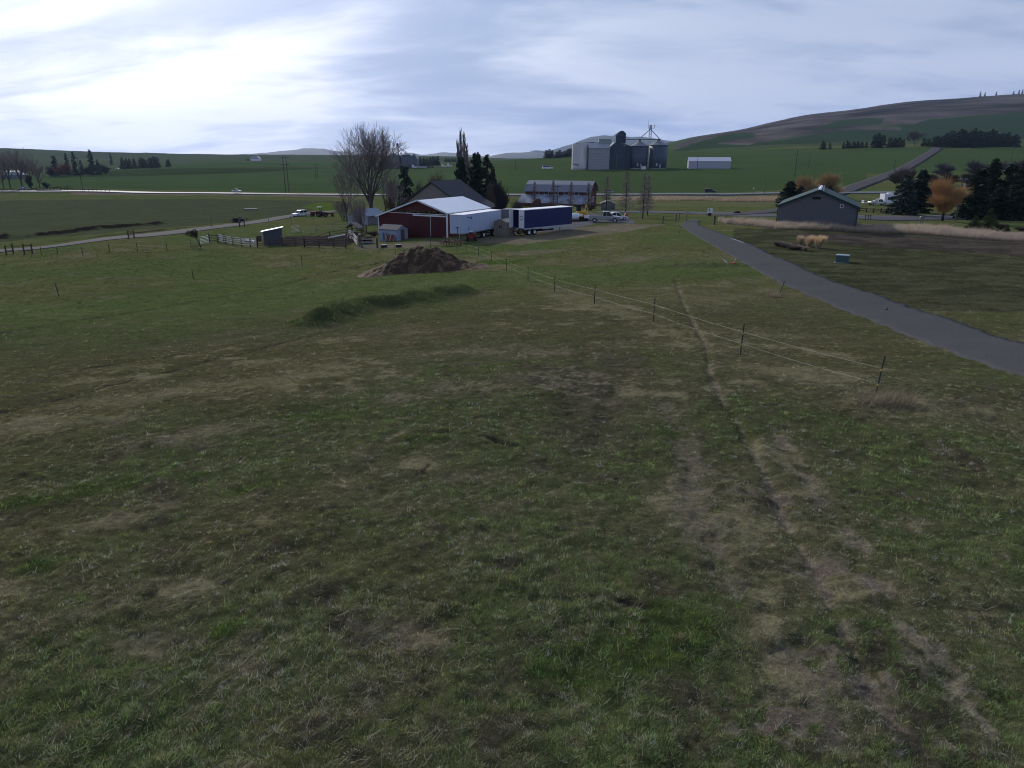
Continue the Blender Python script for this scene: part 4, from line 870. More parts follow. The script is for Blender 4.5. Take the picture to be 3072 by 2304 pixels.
# excavator
m_yel = mat('machine_yellow', (.50, .26, .015), .5, noise=.1)
p = gy(1743, 143); t = thing('excavator', 'yellow compact excavator with dark cab between blue trailer and silver pickup', 'excavator', p, -.15)
MB().box(-1.0, 1.05, -.9, 1.0, .75, 1.65).prism([(-1.0, 1.65), (1.05, 1.65), (.9, 1.85), (-.9, 1.85)], -.85, .5).build('body', m_yel, t, bevel=.08)
MB().box(-.35, .35, -.93, -.9, .95, 1.35).build('decal_plate', m_trim, t)
c = MB(); [c.box(x-.05, x+.05, y-.05, y+.05, 1.86, 3.0) for x in (-.9, -.1) for y in (-.4, .8)]; c.box(-.98, -.02, -.48, .88, 3.0, 3.1); c.build('cab', m_dark, t)
MB().box(-.86, -.14, -.36, .76, 1.86, 2.98).build('cab_glass', m_glass, t)
for s in (-1.05, .65): MB().prism([(-1.3, .1), (-1.1, 0), (1.1, 0), (1.3, .1), (1.35, .4), (1.1, .65), (-1.1, .65), (-1.35, .4)], s, s+.4).build('track', m_black, t)
MB().tube([(.5, 1.0, 1.4), (.9, 2.2, 2.9), (1.1, 3.4, 2.2)], [.16, .14, .1], 6).build('boom', m_yel, t); MB().tube([(1.1, 3.4, 2.2), (1.1, 3.0, .6)], .1, 6).build('stick', m_yel, t); MB().box(.8, 1.4, 2.7, 3.2, .05, .6).build('bucket', m_dark, t)
p = gy(1726, 141); t = thing('storage_tank', 'white plastic tank on a cradle right of the blue trailer', 'tank', p)
b = MB(); n = 16; vs = []; 
b.tube([(-.8, 0, 1.0), (-.7, 0, 1.0), (.6, 0, 1.0), (.7, 0, 1.0)], [.35, .62, .62, .35], 18); b.build('tank', m_white, t, smooth=False); MB().tube([(0, 0, 1.55), (0, 0, 1.8)], .18, 10).build('lid', m_white, t)
MB().box(-.7, .7, -.5, .5, .0, .4).build('cradle', m_rust, t)
p = gy(1769, 141); t = boxy('utility_trailer', 'low white utility trailer hitched behind the silver pickup', 'trailer', p, -.1, [('bed', m_white, [(-1.1, 1.1, -.7, .7, .5, .6)]), ('side', m_white, [(-1.1, 1.1, -.72, -.68, .6, .95), (-1.1, 1.1, .68, .72, .6, .95)])])
for y in (-.8, .8): wheel(t, 0, y, .3, .3, .2)
# orange sandwich marker
p = gy(1877, 146); t = thing('traffic_barricade', 'orange and white folding barricade leaning at the larch trunk by the road', 'barricade', p)
m_or = mat('safety_orange', (.62, .08, .03), .6); q = MB(); q.bar((-.5, 0, 0), (0, .15, 1.15), .06, .2); q.build('white_leg', m_trim, t); q = MB(); q.bar((.3, 0, 0), (.05, .15, 1.1), .05, .3); q.bar((.5, .3, 0), (.2, .15, 1.1), .05, .25); q.build('orange_leg', m_or, t)
# grey shed with white thing near the road
p = gy(1826, 190); t = gable('roadside_shelter', 'small grey-green shed behind the silver pickup near the side road', 'shed', p+Vector((1.6, 0, 0)), -.1, 3.6, 3, 1.8, 1.6, 1.6, 2.3, m_gw, mat('pale_shed_roof', (.16, .17, .19), .5))
# tractors
def tractor(label, p, rz, red, s=1.0, rops=True):
    t = thing('tractor', label, 'tractor', p, rz); t.scale = (s,)*3
    MB().box(.0, 1.6, -.28, .28, .65, 1.15).prism([(1.6, .65), (1.75, .7), (1.75, 1.05), (1.6, 1.15)], -.27, .27).build('hood', red, t, bevel=.04)
    MB().box(-.7, .0, -.3, .3, .5, .8).build('gearbox', m_dark, t); MB().box(-.55, -.1, -.25, .25, .95, 1.05).box(-.62, -.55, -.25, .25, 1.05, 1.4).build('seat', m_black, t)
    for sy in (-1, 1): MB().prism([(-.95, .8), (-.7, 1.25), (-.1, 1.3), (.15, .95), (.05, .93), (-.15, 1.2), (-.65, 1.15), (-.85, .8)], sy*.55-.18, sy*.55+.18).build('fender', red, t)
    for sy in (-1, 1): wheel(t, -.4, sy*.62, .6, .6, .34, red); wheel(t, 1.35, sy*.5, .34, .34, .2, red)
    MB().tube([(.35, 0, 1.1), (.2, 0, 1.35)], .03, 6).build('steering_column', m_dark, t)
    if rops: MB().tube([(-.65, -.45, .8), (-.65, -.45, 2.0), (-.65, .45, 2.0), (-.65, .45, .8)], .05, 6).build('roll_bar', m_dark, t)
    return t
m_tred = mat('tractor_red', (.20, .022, .015), .5, noise=.2)
tractor('small red tractor with white cap parked right of the rusty implements', gp(1413, 722), math.radians(98), mat('tractor_orange_red', (.34, .045, .02), .5, noise=.15), .95, False)
t = [o for o in SC.objects if o.name.startswith('tractor') and o.get('label')][-1]
MB().box(-.75, -.15, -.3, .3, 1.42, 1.52).build('canopy', m_trim, t); MB().box(-.85, -.78, -.6, .6, .35, 1.15).build('rear_blade', m_tred, t)
tt = tractor('old dark red tractor with a pale canopy on the lane beside the white vehicle', gp(955, 650), math.radians(170), cpaint('old_tractor_red', (.085, .012, .010)), 1.35, True); MB().box(-.9, .1, -.5, .5, 2.02, 2.08).build('canopy', m_trim, tt)
tractor('dark red tractor without canopy parked behind the canopied tractor', gp(982, 650), math.radians(10), cpaint('old_tractor_maroon', (.075, .014, .012)), 1.1, False)
# implements
p = gp(1352, 738); t = thing('disc_harrow', 'rusty tangled disc harrow parked left of the small red tractor', 'harrow', p, .3)
q = MB(); q.bar((-1.6, 0, .5), (1.6, .2, .55), .1); q.bar((-1.5, .9, .6), (1.5, 1.0, .6), .1); [q.bar((x, 0, .5), (x*.6, 1.6, .9), .08) for x in (-1.2, -.3, .5, 1.3)]; q.build('frame', m_rust, t)
for k in range(8):
    x = -1.5+.42*k; ring(x, 0, .34, .05, 0, .02, 'X', 14); b = ring(0, .36, .36, .04, x, x+.03, 'X', 14); b.build('disc', m_rust, t)
q = MB(); [q.tube([(random.uniform(-1.3, 1), random.uniform(.2, 1.4), .3), (random.uniform(-1.3, 1), random.uniform(.2, 1.4), 1.3)], .035, 5) for _ in range(10)]; q.build('levers', m_rust, t)
p = gp(1384, 735); t = thing('sign_post', 'thin post with a small dark plate beside the rusty implements', 'post', p-Vector((.5, 0, 0)))
MB().box(-.05, .05, -.05, .05, -.2, 2.5).build('post', m_wood, t); MB().box(-.28, .22, -.09, -.055, 2.45, 2.62).build('plate', mat('slate_plate', (.09, .11, .16), .6), t)
p = gp(1430, 712); t = thing('metal_arch', 'curved grey pipe arch standing against the white trailer', 'arch', p, .15)
q = MB(); q.tube([(-.95, 0, 0), (-.9, 0, 1.2)]+[(-.95*math.cos(a_), 0, 1.2+.55*math.sin(a_)) for a_ in np.linspace(0, math.pi, 9)]+[(.95, 0, 1.2), (1.15, 0, -.4)], .05, 6); q.bar((-.9, 0, 1.1), (.95, 0, 1.1), .05); q.build('pipe', m_steel, t)
# rubber troughs
for px, py, s, lab in ((1152, 742, 1.0, 'round black trough with silver rim outside the corral, the left one'), (1196, 741, .95, 'flat black trough outside the corral, nearer the barn')):
    p = gp(px, py); t = thing('stock_trough', lab, 'trough', p, group='stock troughs outside the corral'); MB().lathe([(.45*s, 0), (.52*s, .35), (.46*s, .36), (.42*s, .12), (.02, .12)], 18).build('tub', m_black, t); ring(0, .0, .1, .05, 0, .02); MB().lathe([(.50*s, .36), (.55*s, .36), (.55*s, .40), (.50*s, .40)], 18).build('rim', m_gv, t)
# manure heap
pc = PILE_C; n = 190; gx, gyy = np.meshgrid(np.linspace(-8.6, 8.6, n), np.linspace(-5, 5, 120)); s_ = ppm(pc)
Hh = lambda x, y: (np.interp(x, [-7.6, -6.2, -4.4, -3.3, -1.2, .2, 1.5, 3.3, 5.0, 6.3, 7.8], [0, .35, .9, 1.75, 2.4, 2.5, 2.45, 1.45, .55, .3, 0]))
ry = np.abs(gyy)/(3.6+.6*np.sin(gx)); hgt = Hh(gx, gyy)*np.clip(1-ry**2.0, 0, 1)
hgt = hgt*(.82+.36*fbm(gx+5, gyy, 1.1, 4))+np.where(hgt > .05, (fbm(gx, gyy, .45, 3)-.5)*.42+(fbm(gx, gyy, 2.2, 3)-.5)*.5, 0)*np.clip(hgt*2, 0, 1)
wx_, wy_ = gx+pc.x, gyy+pc.y+2.4; wz = gz(wx_, wy_)+hgt-.06
v = np.stack([gx, gyy+2.4, wz-pc.z], -1).reshape(-1, 3); ix = np.arange(n*120).reshape(120, n); f = np.stack([ix[:-1, :-1], ix[:-1, 1:], ix[1:, 1:], ix[1:, :-1]], -1)
keep = (hgt[:-1, :-1]+hgt[1:, 1:] > .03); f = f[keep]
cl_ = np.where((fbm(gx, gyy, .6, 3) > .53)[..., None], A([.135, .088, .052]), A([.060, .040, .025])).reshape(-1, 3)
o = arrmesh('manure_heap', v, f, tint_mat('manure', bump=.05, bsc=9), cols=cl_); o.location = pc; tag(o, 'large heap of dark brown manure and straw on the pasture', 'heap'); o.data.polygons.foreach_set('use_smooth', np.ones(len(f), bool))
# ================= fences =================
m_tpost = mat('steel_t_post', (.035, .045, .035), .7); m_rope = mat('white_electric_rope', (.36, .35, .31), .6); m_ins = mat('yellow_insulator', (.38, .27, .06), .6)
def tpost(parent, p, h, lean=(0, 0), ins=(), w=.045):
    b = MB(); b.bar((0, 0, -.3), (lean[0]*h, lean[1]*h, h), w, w); b.bar((.0, -w*.5, -.2), (lean[0]*h, lean[1]*h-w*.5, h), w*1.5, .01)
    o = b.build('post', m_tpost, parent, loc=p)
    for z in ins: MB().cbox((lean[0]*z, lean[1]*z-.05, z), (.07, .06, .05)).build('insulator', m_ins, o)
    return o
FP = [gp(*q) for q in FENCE_PTS]; o0 = FP[3]
t = thing('wire_fence', 'electric rope fence on dark steel posts running across the pasture towards the barn', 'fence', o0)
hs = [1.4, 1.42, 1.4, 1.42, 1.28, 1.3, 1.3, 1.3, 1.3, 1.2, 1.2]; lean = [(0, 0), (.09, 0), (.03, 0), (.02, 0), (.03, 0), (0, 0), (0, 0), (0, 0), (0, 0), (0, 0), (0, 0)]
for i, (p, h, l) in enumerate(zip(FP, hs, lean)):
    tpost(t, p-o0, h, l, (.45, .95) if i < 4 else (.9,), .05 if i < 4 else .06)
for z in (.5, 1.02):
    for i in range(len(FP)-1):
        a_, b_ = FP[i], FP[i+1]; d_ = (b_-a_).length
        if i == 1 and z < .6: pass
        pts = [a_.lerp(b_, k/12)-o0+Vector((0, 0, z-.9*k/12*(1-k/12)*min(.5, d_*.02)*(1.6 if z < .6 else 1))) for k in range(13)]
        MB().tube(pts, (.0035 if i > 3 else .0036 if i else .0015), 4).build('rope', m_rope, t)
# posts standing on their own
for pb, pt_, lab, m_, wd in (((2335, 885), (2352, 847), 'leaning dark steel post between pasture and gravel drive', m_tpost, .06), ((2125, 762), (2129, 736), 'short capped post beside the drive near its bend', m_wood, .06), ((2037, 704), (2040, 682), 'thin steel post left of the drive at its bend', m_tpost, .05),
     ((177, 888), (172, 851), 'single thin steel post in the open left pasture', m_tpost, .06), ((581, 838), (579, 810), 'lone thin steel post in the pasture below the leaning tree', m_tpost, .06), ((907, 797), (906, 768), 'lone thin steel post in front of the corral', m_tpost, .06),
     ((1187, 775), (1186, 742), 'thin post with crossbar left of the manure heap', m_tpost, .06), ((1292, 745), (1291, 712), 'thin post behind the manure heap', m_tpost, .06), ((1372, 764), (1370, 730), 'short steel post ending the rope fence near the harrow', m_tpost, .06)):
    p = gp(*pb); k = ppm(p); h = max(.8, (pb[1]-pt_[1])/k*1.02); dx = (pt_[0]-pb[0])/k*.75
    b = MB(); b.bar((0, 0, -.2), (dx, 0, h), wd, wd); b.cbox((dx, 0, h), (wd*2.2, wd*1.4, .06)); o = b.build('fence_post', m_, loc=p); tag(o, lab, 'post')
# rail corral
def rails(name, label, cat, posts, nr, hh_, mp, mr, pw=.17, rh=.13, base=.35, jag=.04):
    P = [gp(*q) for q in posts]; o0 = P[0]; t = thing(name, label, cat, o0)
    for p in P: MB().box(-pw/2, pw/2, -pw/2, pw/2, -.3, hh_+.15+random.uniform(-.05, .12)).build('post', mp, t, loc=p-o0)
    for a_, b_ in zip(P[:-1], P[1:]):
        for k in range(nr):
            z = base+(hh_-base)*k/max(1, nr-1); d_ = (b_-a_); d_.z = 0; nn = Vector((d_.y, -d_.x, 0)).normalized()*(pw/2+.03)
            if nn.y > 0: nn = nn
            MB().bar(a_-o0+Vector((0, 0, z+random.uniform(-jag, jag)))+nn, b_-o0+Vector((0, 0, z+random.uniform(-jag, jag)))+nn, .04, rh).build('rail', mr, t)
    return t
m_rail = mat('bleached_rail', (.50, .45, .42), .7, noise=.2); m_drail = mat('brown_board', (.085, .062, .048), .9, noise=.3)
rails('corral_fence', 'bleached pale rail fence forming the left curve of the corral', 'fence', [(672, 727), (656, 727), (678, 731), (699, 735), (725, 739), (752, 741), (773, 742)], 4, 1.35, m_drail, m_rail)
rails('corral_fence', 'dark board corral fence in front of the lean-to shelter', 'fence', [(773, 742), (810, 740), (848, 738), (886, 738), (914, 741), (958, 742), (1002, 743), (1038, 745)], 4, 1.3, m_drail, m_drail)
rails('corral_fence', 'short dark rail fence left of the corral between leaning tree and pale rails', 'fence', [(629, 726), (654, 727)], 3, 1.2, m_drail, m_drail)
rails('corral_fence', 'open rail panel between two thick dark posts at the right end of the corral', 'fence', [(1086, 743), (1132, 743)], 3, 1.3, m_drail, m_woodl, .24)
rails('loading_chute', 'pale slatted cattle chute rails at the right side of the corral', 'chute', [(1044, 715), (1060, 722), (1074, 740)], 5, 1.5, m_woodl, m_rail)
rails('corral_fence', 'brown cross fence running back through the muddy corral', 'fence', [(914, 741), (990, 716), (1040, 708), (1100, 700)], 3, 1.2, m_drail, m_drail)
rails('corral_fence', 'grey pipe fence panels at the back of the corral by the play tower', 'fence', [(905, 706), (950, 697), (1000, 692), (1045, 692), (1100, 695)], 4, 1.4, m_gv, m_gv, .07, .05)
def gate(name, label, pa, pb, h, m_, nb=5):
    a_, b_ = gp(*pa), gp(*pb); t = thing(name, label, 'gate', a_); d_ = b_-a_
    q = MB(); q.tube([(0, 0, .1), (0, 0, h), d_+Vector((0, 0, h)), d_+Vector((0, 0, .1)), (0, 0, .1)], .035, 5); q.build('frame', m_, t)
    for k in range(1, nb): MB().tube([(0, 0, .1+(h-.1)*k/nb), d_+Vector((0, 0, .1+(h-.1)*k/nb))], .028, 5).build('bar', m_, t)
gate('pipe_gate', 'pale metal pipe gate behind the small leaning tree', (602, 734), (627, 729), 1.25, m_white)
gate('pipe_gate', 'grey pipe gate panel left of the pale rail corral corner by the tree', (573, 741), (600, 735), 1.1, m_drail, 4)
gate('pipe_gate', 'galvanised gate standing in the pasture behind the lean-to shelter', (875, 700), (900, 696), 1.35, m_steel)
# fallen white pipe, junk in the corral
a_, b_ = gp(985, 722), gp(1036, 718); q = MB(); q.tube([a_+Vector((0, 0, .5)), b_+Vector((0, 0, .8))], .12, 8); o = q.build('pale_plank', m_white); tag(o, 'long pale plank propped inside the corral left of the chute', 'plank')
p = gp(1105, 730); t = thing('scrap_pile', 'dark scrap pile inside the right corral panel', 'scrap', p); q = MB(); [q.bar((random.uniform(-.9, .9), random.uniform(-.4, .4), random.uniform(0, .3)), (random.uniform(-.9, .9), random.uniform(-.4, .4), random.uniform(.3, .8)), .08, .2) for _ in range(22)]; q.build('scrap', m_dark, t); MB().lathe([(.9, 0), (.75, .3), (.3, .5)], 12).build('tarp', m_black, t)
p = gp(742, 729); t = thing('stacked_lumber', 'white and grey boards stacked behind the bleached corral rails', 'boards', p); [MB().cbox((random.uniform(-.9, .9), random.uniform(0, .9), .1+.09*k), (1.8, .35, .07), random.uniform(-.5, .5)).build('board', m_woodl if k % 2 else m_white, t) for k in range(6)]
p = gp(778, 722); t = thing('rusty_barrow', 'rusty brown metal tub just left of the lean-to shelter', 'tub', p); MB().lathe([(.35, 0), (.5, .9), (.42, .9), (.3, .1)], 14).build('tub', m_rust, t)
for px, py, lab in ((710, 667, 'dark heap of old machinery beside the gravel lane'), (728, 662, 'low green-black scrap car body beside the gravel lane')):
    p = gp(px, py); t = thing('scrap_machinery', lab, 'scrap', p); q = MB(); [q.cbox((random.uniform(-1.6, 1.6), random.uniform(-.6, .6), random.uniform(.2, .9)), (random.uniform(.3, 1.2), .5, random.uniform(.2, .7)), random.uniform(0, 3)) for _ in range(9)]; q.build('scrap', m_dark, t); [wheel(t, x, -.6, .35, .35, .2) for x in (-1, 1)]
p = gp(755, 630); t = thing('lumber_stack', 'flat stack of pale planks in the muddy field left of the white vehicle', 'planks', p); MB().box(-2.4, 2.4, -.6, .6, 0, .25).build('base', m_wood, t); MB().box(-2.4, 2.0, -.6, .5, .26, .5).build('planks', m_woodl, t)
# far-left lane fence
def pole(label, pb, pt_, arms=(), r=.16, y=None, name='utility_pole', m_=None, cat='pole', extra=None, group=None):
    p = gy(pb[0], y) if y else gp(*pb); k = ppm(p); h = (pb[1]-pt_[1])/k*1.04
    t = thing(name, label, cat, p, group=group); MB().tube([(0, 0, -.5), (0, 0, h)], [r*1.25, r*.8], 7).build('post', m_ or m_wood, t)
    for frac, w_ in arms:
        z = h*frac; a_ = MB(); a_.box(-w_/2, w_/2, -r-.1, -r, z-.08, z+.1); a_ = a_.build('crossarm', m_wood, t)
        q = MB(); [q.tube([(x, -r-.05, z+.1), (x, -r-.05, z+.35)], .06, 5) for x in (-w_*.45, -w_*.2, w_*.2, w_*.45)]; q.build('insulators', m_steel, a_)
    if extra:
        for z0, sz in extra: MB().tube([(.35, -.1, h*z0-.55), (.35, -.1, h*z0+.45)], .28, 10).build('transformer', m_steel, t)
    return t
for posts, lab in (([(20, 765), (41, 761)], 'dark timber gate brace at the far left of the lane fence'), ([(74, 763), (98, 761)], 'second dark timber brace of the lane fence from the left'), ([(386, 716), (403, 714)], 'dark timber brace of the lane fence left of the leaning tree')):
    rails('fence_brace', lab, 'fence brace', posts, 2, 1.25, m_drail, m_drail, .16, .09, .55)
FL = [(125, 764), (174, 766), (249, 766), (329, 756), (413, 755), (501, 750)]; P = [gp(*q) for q in FL]; t = thing('wire_fence', 'thin wire fence on steel posts along the left pasture edge', 'fence', P[0])
for p in P: tpost(t, p-P[0], 1.2, w=.06)
for z in (.4, .8, 1.1):
    for a_, b_ in zip(P[:-1], P[1:]): MB().tube([a_-P[0]+Vector((0, 0, z)), b_-P[0]+Vector((0, 0, z))], .008, 3).build('wire', m_steel, t)
for px, pb, pt_, lab in ((635, 681, 652, 'slim steel post on the lane bend'), (718, 680, 648, 'tall dark timber post left in the brace by the scrap'), (808, 679, 655, 'thin rusty post by the lane behind the shelter'), (874, 674, 648, 'thin rusty post below the white vehicle'), (940, 668, 650, 'thin post below the old red tractors')):
    p = gp(px, pb); o = MB().bar((0, 0, -.2), (-.03, 0, (pb-pt_)/ppm(p)), .1 if px == 718 else .07).build('fence_post', m_wood, loc=p); tag(o, lab, 'post')
rails('fence_brace', 'dark timber brace behind the corral beside the scrap heap', 'fence brace', [(719, 681), (734, 680)], 2, 1.3, m_drail, m_drail, .2, .09, .9)
# poles
pole('tall wooden power pole leaning at the left beside the bridge', (248, 563), (236, 474), ((.56, 2.2), (.95, 1.6)), .2, 445)
pole('short dark pole beside the bridge guard rail', (202, 566), (199, 545), (), .14, 440)
for y, q, lab in ((385, ((862, 577), (856, 476)), 'nearer twin-pole power line structure beyond the highway'), (640, ((951, 502), (948, 458)), 'farther twin-pole power line structure beyond the highway')):
    p = gy(q[0][0], y); k = ppm(p); h = (q[0][1]-q[1][1])/k*1.04; t = thing('power_pylon', lab, 'pylon', p)
    for x in (-.85, .85): MB().tube([(x, 0, -1), (x, 0, h)], [.26, .18], 7).build('pole', m_wood, t)
    for f_ in (.94, .76): MB().box(-2.6, 2.6, -.3, -.18, h*f_-.12, h*f_+.12).build('crossarm', m_wood, t)
pole('thin power pole in the field behind the gambrel barn roof', (1546, 507), (1546, 477), (), .18, 590)
pole('power pole in front of the gambrel barn', (1672, 612), (1675, 547), ((.95, 2.0),), .15, 222)
pole('light pole in front of the grain elevator house', (1848, 511), (1849, 467), ((.97, 1.8),), .2, 545)
pole('pole in front of the long white shed', (2091, 515), (2092, 476), ((.98, 1.0),), .18, 530)
pole('dark power pole left of the orange willow thicket', (2384, 542), (2392, 469), (), .2, 430)
pole('thin pole behind the orange willow thicket', (2426, 512), (2428, 473), ((.9, 1.2),), .16, 560)
pole('power pole beside the hill road', (2681, 511), (2684, 481), ((.9, 1.5),), .18, 500)
pole('power pole on the right hillside above the hedge', (3032, 492), (3043, 451), ((.95, 1.6),), .18, 560)
pole('grey power pole with transformer beside the orange willow at right', (2866, 662), (2883, 548), ((.99, 1.6),), .17, 152, extra=((.86, 1),))
pole('small pole by the highway behind the workshop', (2293, 600), (2293, 562), (), .08, 300)
t = pole('white topped roadside reflector post by the highway', (2259, 594), (2259, 572), (), .07, 300); MB().box(-.2, .2, -.14, -.1, 2.2, 3.0).build('reflector', m_white, t)
def wire(name, label, a_, b_, sag, r=.025):
    a_, b_ = Vector(a_), Vector(b_); pts = [a_.lerp(b_, k/20)-a_-Vector((0, 0, sag*4*k/20*(1-k/20))) for k in range(21)]; o = MB().tube(pts, r, 3).build(name, m_dark, loc=a_); tag(o, label, 'wire')
a_ = corner(2883, 556, 152); wire('power_line', 'sagging power line from the transformer pole towards the hill road', corner(2684, 486, 500), a_, 3); wire('power_line', 'power line from the transformer pole out of frame to the right', a_, corner(3300, 520, 200), 1.5)
# entrance: posts and signs
for px, pb, pt_, w_, lab in ((1988, 672, 648, .2, 'thick dark post left of the drive entrance'), (2027, 665, 642, .2, 'dark post beside the notice board at the drive entrance'), (2142, 674, 647, .32, 'very thick short dark post right of the drive entrance'), (2161, 662, 642, .15, 'slim dark post right of the drive, left of a pair'), (2177, 660, 644, .15, 'slim dark post right of the drive, right of a pair'), (1933, 0, 0, 0, '')):
    if not w_: continue
    p = gp(px, pb); o = MB().box(-w_/2, w_/2, -w_/2, w_/2, -.2, (pb-pt_)/ppm(p)).build('fence_post', m_wood, loc=p); tag(o, lab, 'post')
p = gp(2048, 663); t = thing('notice_board', 'small grey notice board on two posts at the drive entrance', 'sign', p)
for x in (-.7, .72): MB().box(x-.06, x+.06, -.05, .05, -.2, 1.3).build('post', m_wood, t)
MB().bar((-.7, 0, .9), (.7, 0, .9), .06).build('rail', m_wood, t); MB().box(.4, .98, -.09, -.05, 1.3, 1.85).build('board', m_steel, t)
p = gy(2129, 150); t = thing('road_sign', 'white board with a dark number 7 beside the side road', 'sign', p)
k = ppm(p); MB().box(-.5, .5, -.03, .03, .75, 1.75).build('board', m_white, t); MB().box(-.38, -.02, -.05, -.032, 1.47, 1.57).prism([(-.12, 1.47), (-.02, 1.47), (-.2, 1.02), (-.3, 1.02)], -.05, -.032).build('number', m_dark, t)
for x in (-.3, .3): MB().box(x-.05, x+.05, .0, .08, -.2, .75).build('post', m_wood, t)
p = gp(2127, 648); t = thing('rubbish_bin', 'small dark bin below the white numbered board', 'bin', p); MB().box(-.3, .3, -.25, .25, 0, .65).build('body', m_dark, t); MB().box(-.33, .33, -.28, .28, .66, .72).build('lid', m_dark, t)
p = gp(2211, 640); t = thing('rock', 'low dark rock on the asphalt near the side road bend', 'rock', p); MB().lathe([(.9, 0), (.7, .35), (.25, .55)], 7).build('stone', m_dark, t)
# entrance clutter by the larch
# marker by the drive
p = gp(2199, 797); t = thing('marker_stake', 'bright orange marker flag at the grass edge of the drive', 'marker', p); MB().cbox((0, 0, .16), (.36, .14, .3), .3).build('flag', m_or, t); MB().bar((0, 0, 0), (.22, 0, .75), .05).build('stake', m_woodl, t)
p = gp(2184, 792); o = MB().bar((0, 0, .02), (-.42, .15, .42), .05, .14).build('white_stake', m_white, loc=p); tag(o, 'short white board lying tilted beside the orange marker', 'stake')
p = gp(2659, 931); o = MB().lathe([(.02, 0), (.06, .02), (.085, .08), (.06, .14), (.02, .16)], 12).build('ball', mat('dull_pink', (.20, .03, .05), .6), loc=p); tag(o, 'small dark pink ball lying on the gravel drive', 'ball')
# utility box and planting
p = gp(2526, 787); t = thing('utility_box', 'square green utility transformer box with pale top standing in the grass', 'utility box', p, -.55); MB().box(-.62, .62, -.45, .45, 0, .72).build('cabinet', mat('utility_green', (.055, .095, .085), .5), t, bevel=.02); MB().box(-.65, .65, -.48, .48, .73, .80).build('lid', mat('pale_utility_lid', (.24, .33, .32), .5), t); MB().box(-.645, -.625, -.25, -.05, .3, .5).box(-.645, -.625, -.02, .12, .12, .26).build('label_plate', m_white, t); MB().box(-.75, .72, -.58, .55, -.1, .03).build('pad', m_conc, t)
# guard rail, bridge
t = thing('bridge', 'small highway bridge with dark guard rails over the creek at left', 'bridge', gy(165, 432)); o0 = Vector(t.location)
A_ = gy(128, 431.5); B_ = gy(198, 429.5)
q = MB(); q.bar(A_-o0+Vector((0, -5.3, .3)), B_-o0+Vector((0, -5.3, .3)), .5, .9); q.build('deck_edge', m_conc, t); MB().cbox((A_+B_)/2-o0+Vector((-2, -5.6, -.9)), ((B_-A_).length*.6, .5, 1.4)).build('opening', m_dark, t)
for yo, nm in ((-5.2, 'near'), (5.2, 'far')):
    MB().bar(A_-o0+Vector((0, yo, 1.9)), B_-o0+Vector((0, yo, 1.9)), .12, .22).build('parapet_rail', m_dark, t)
    for k in range(8): q = A_.lerp(B_, k/7)-o0; MB().box(-.12, .12, -.12, .12, 0, 1.15).build('parapet_post', m_dark, t, loc=q+Vector((0, yo, .75)))
for (pa, pb, lab) in (((-80, 434), (126, 431.5), 'dark guard rail left of the bridge'), ((200, 429.5), (345, 405), 'dark guard rail right of the bridge')):
    a_, b_ = gy(*pa), gy(*pb); t = thing('guard_rail', lab, 'guard rail', a_); MB().bar((0, -5.3, 1.45), b_-a_+Vector((0, -5.3, 1.45)), .1, .3).build('rail', m_dark, t)
    for k in range(13): MB().box(-.1, .1, -.1, .1, 0, .9).build('post', m_dark, t, loc=(b_-a_)*k/12+Vector((0, -5.25, .7)))
# right side: trailer home, vehicles, rail fence, mailboxes
p = gy(2673, 205); t = boxy('camper_trailer', 'white camper trailer partly behind the dark spruce', 'camper', p, .1, [('body', m_white, [(-2.2, 5, 0, 2.4, .6, 3.1)]), ('roof_unit', m_white, [(-.8, .3, .8, 1.6, 3.1, 3.4)]), ('window', m_glass, [(-1.3, .2, -.03, 0, 1.6, 2.3), (1.5, 3, -.03, 0, 1.6, 2.3)])]); wheel(t, 1.5, .1, .35, .35, .25)
p = gy(2632, 205); vehicle('white pickup parked left of the camper trailer', 'pickup_truck', 'pickup', p, .1, 5, 1.9, 1.7, pt_w, 'pickup')
p = gy(2608, 205); boxy('utility_trailer', 'pale flat utility trailer left of the parked white pickup', 'trailer', p, 0, [('bed', m_steel, [(-1.6, 1.6, 0, 1.6, .5, .7)]), ('rack', m_steel, [(-1.6, -1.5, 0, 1.6, .7, 1.3), (1.5, 1.6, 0, 1.6, .7, 1.3)])])
rails('rail_fence', 'low black rail fence in front of the camper right of the workshop', 'fence', [(2577, 636), (2598, 637), (2620, 638), (2642, 638), (2664, 638)], 2, .8, m_dark, m_dark, .22, .14)
p = gp(2763, 672); t = thing('mailbox', 'cluster mailbox on dark posts beside the side road', 'mailbox', p)
for x in (-.2, .2): MB().box(x-.06, x+.06, -.06, .06, -.2, 1.0).build('post', m_wood, t)
MB().box(-.4, .35, -.25, .25, 1.0, 1.3).prism([(-.4, 1.3), (.35, 1.3), (.2, 1.45), (-.25, 1.45)], -.25, .25).build('box', m_gv, t)
for i, x in enumerate((2596, 2604, 2611)):
    p = gp(x, 657); o = MB().box(-.04, .04, -.04, .04, 0, .75).cbox((0, 0, .7), (.22, .1, .14)).build('driveway_marker', m_dark, loc=p); tag(o, ('left', 'middle', 'right')[i]+'most of three short dark markers beside the side road', 'marker', 'short dark road markers')
p = gy(2945, 185); t = thing('storage_tank', 'shiny white rounded tank half hidden by spruces at right', 'tank', p, .2); MB().tube([(-2.2, 0, 1.9), (-1.9, 0, 1.9), (2.4, 0, 1.9), (2.7, 0, 1.9)], [.5, 1.0, 1.0, .5], 18).build('tank', m_white, t, smooth=True); MB().box(-1.8, 2.2, -.6, .6, .1, .95).build('cradle', m_dark, t)
p = gy(2922, 172); vehicle('dark car parked below the shiny white tank', 'parked_car', 'car', p, .3, 4.6, 1.8, 1.45, pt_k)
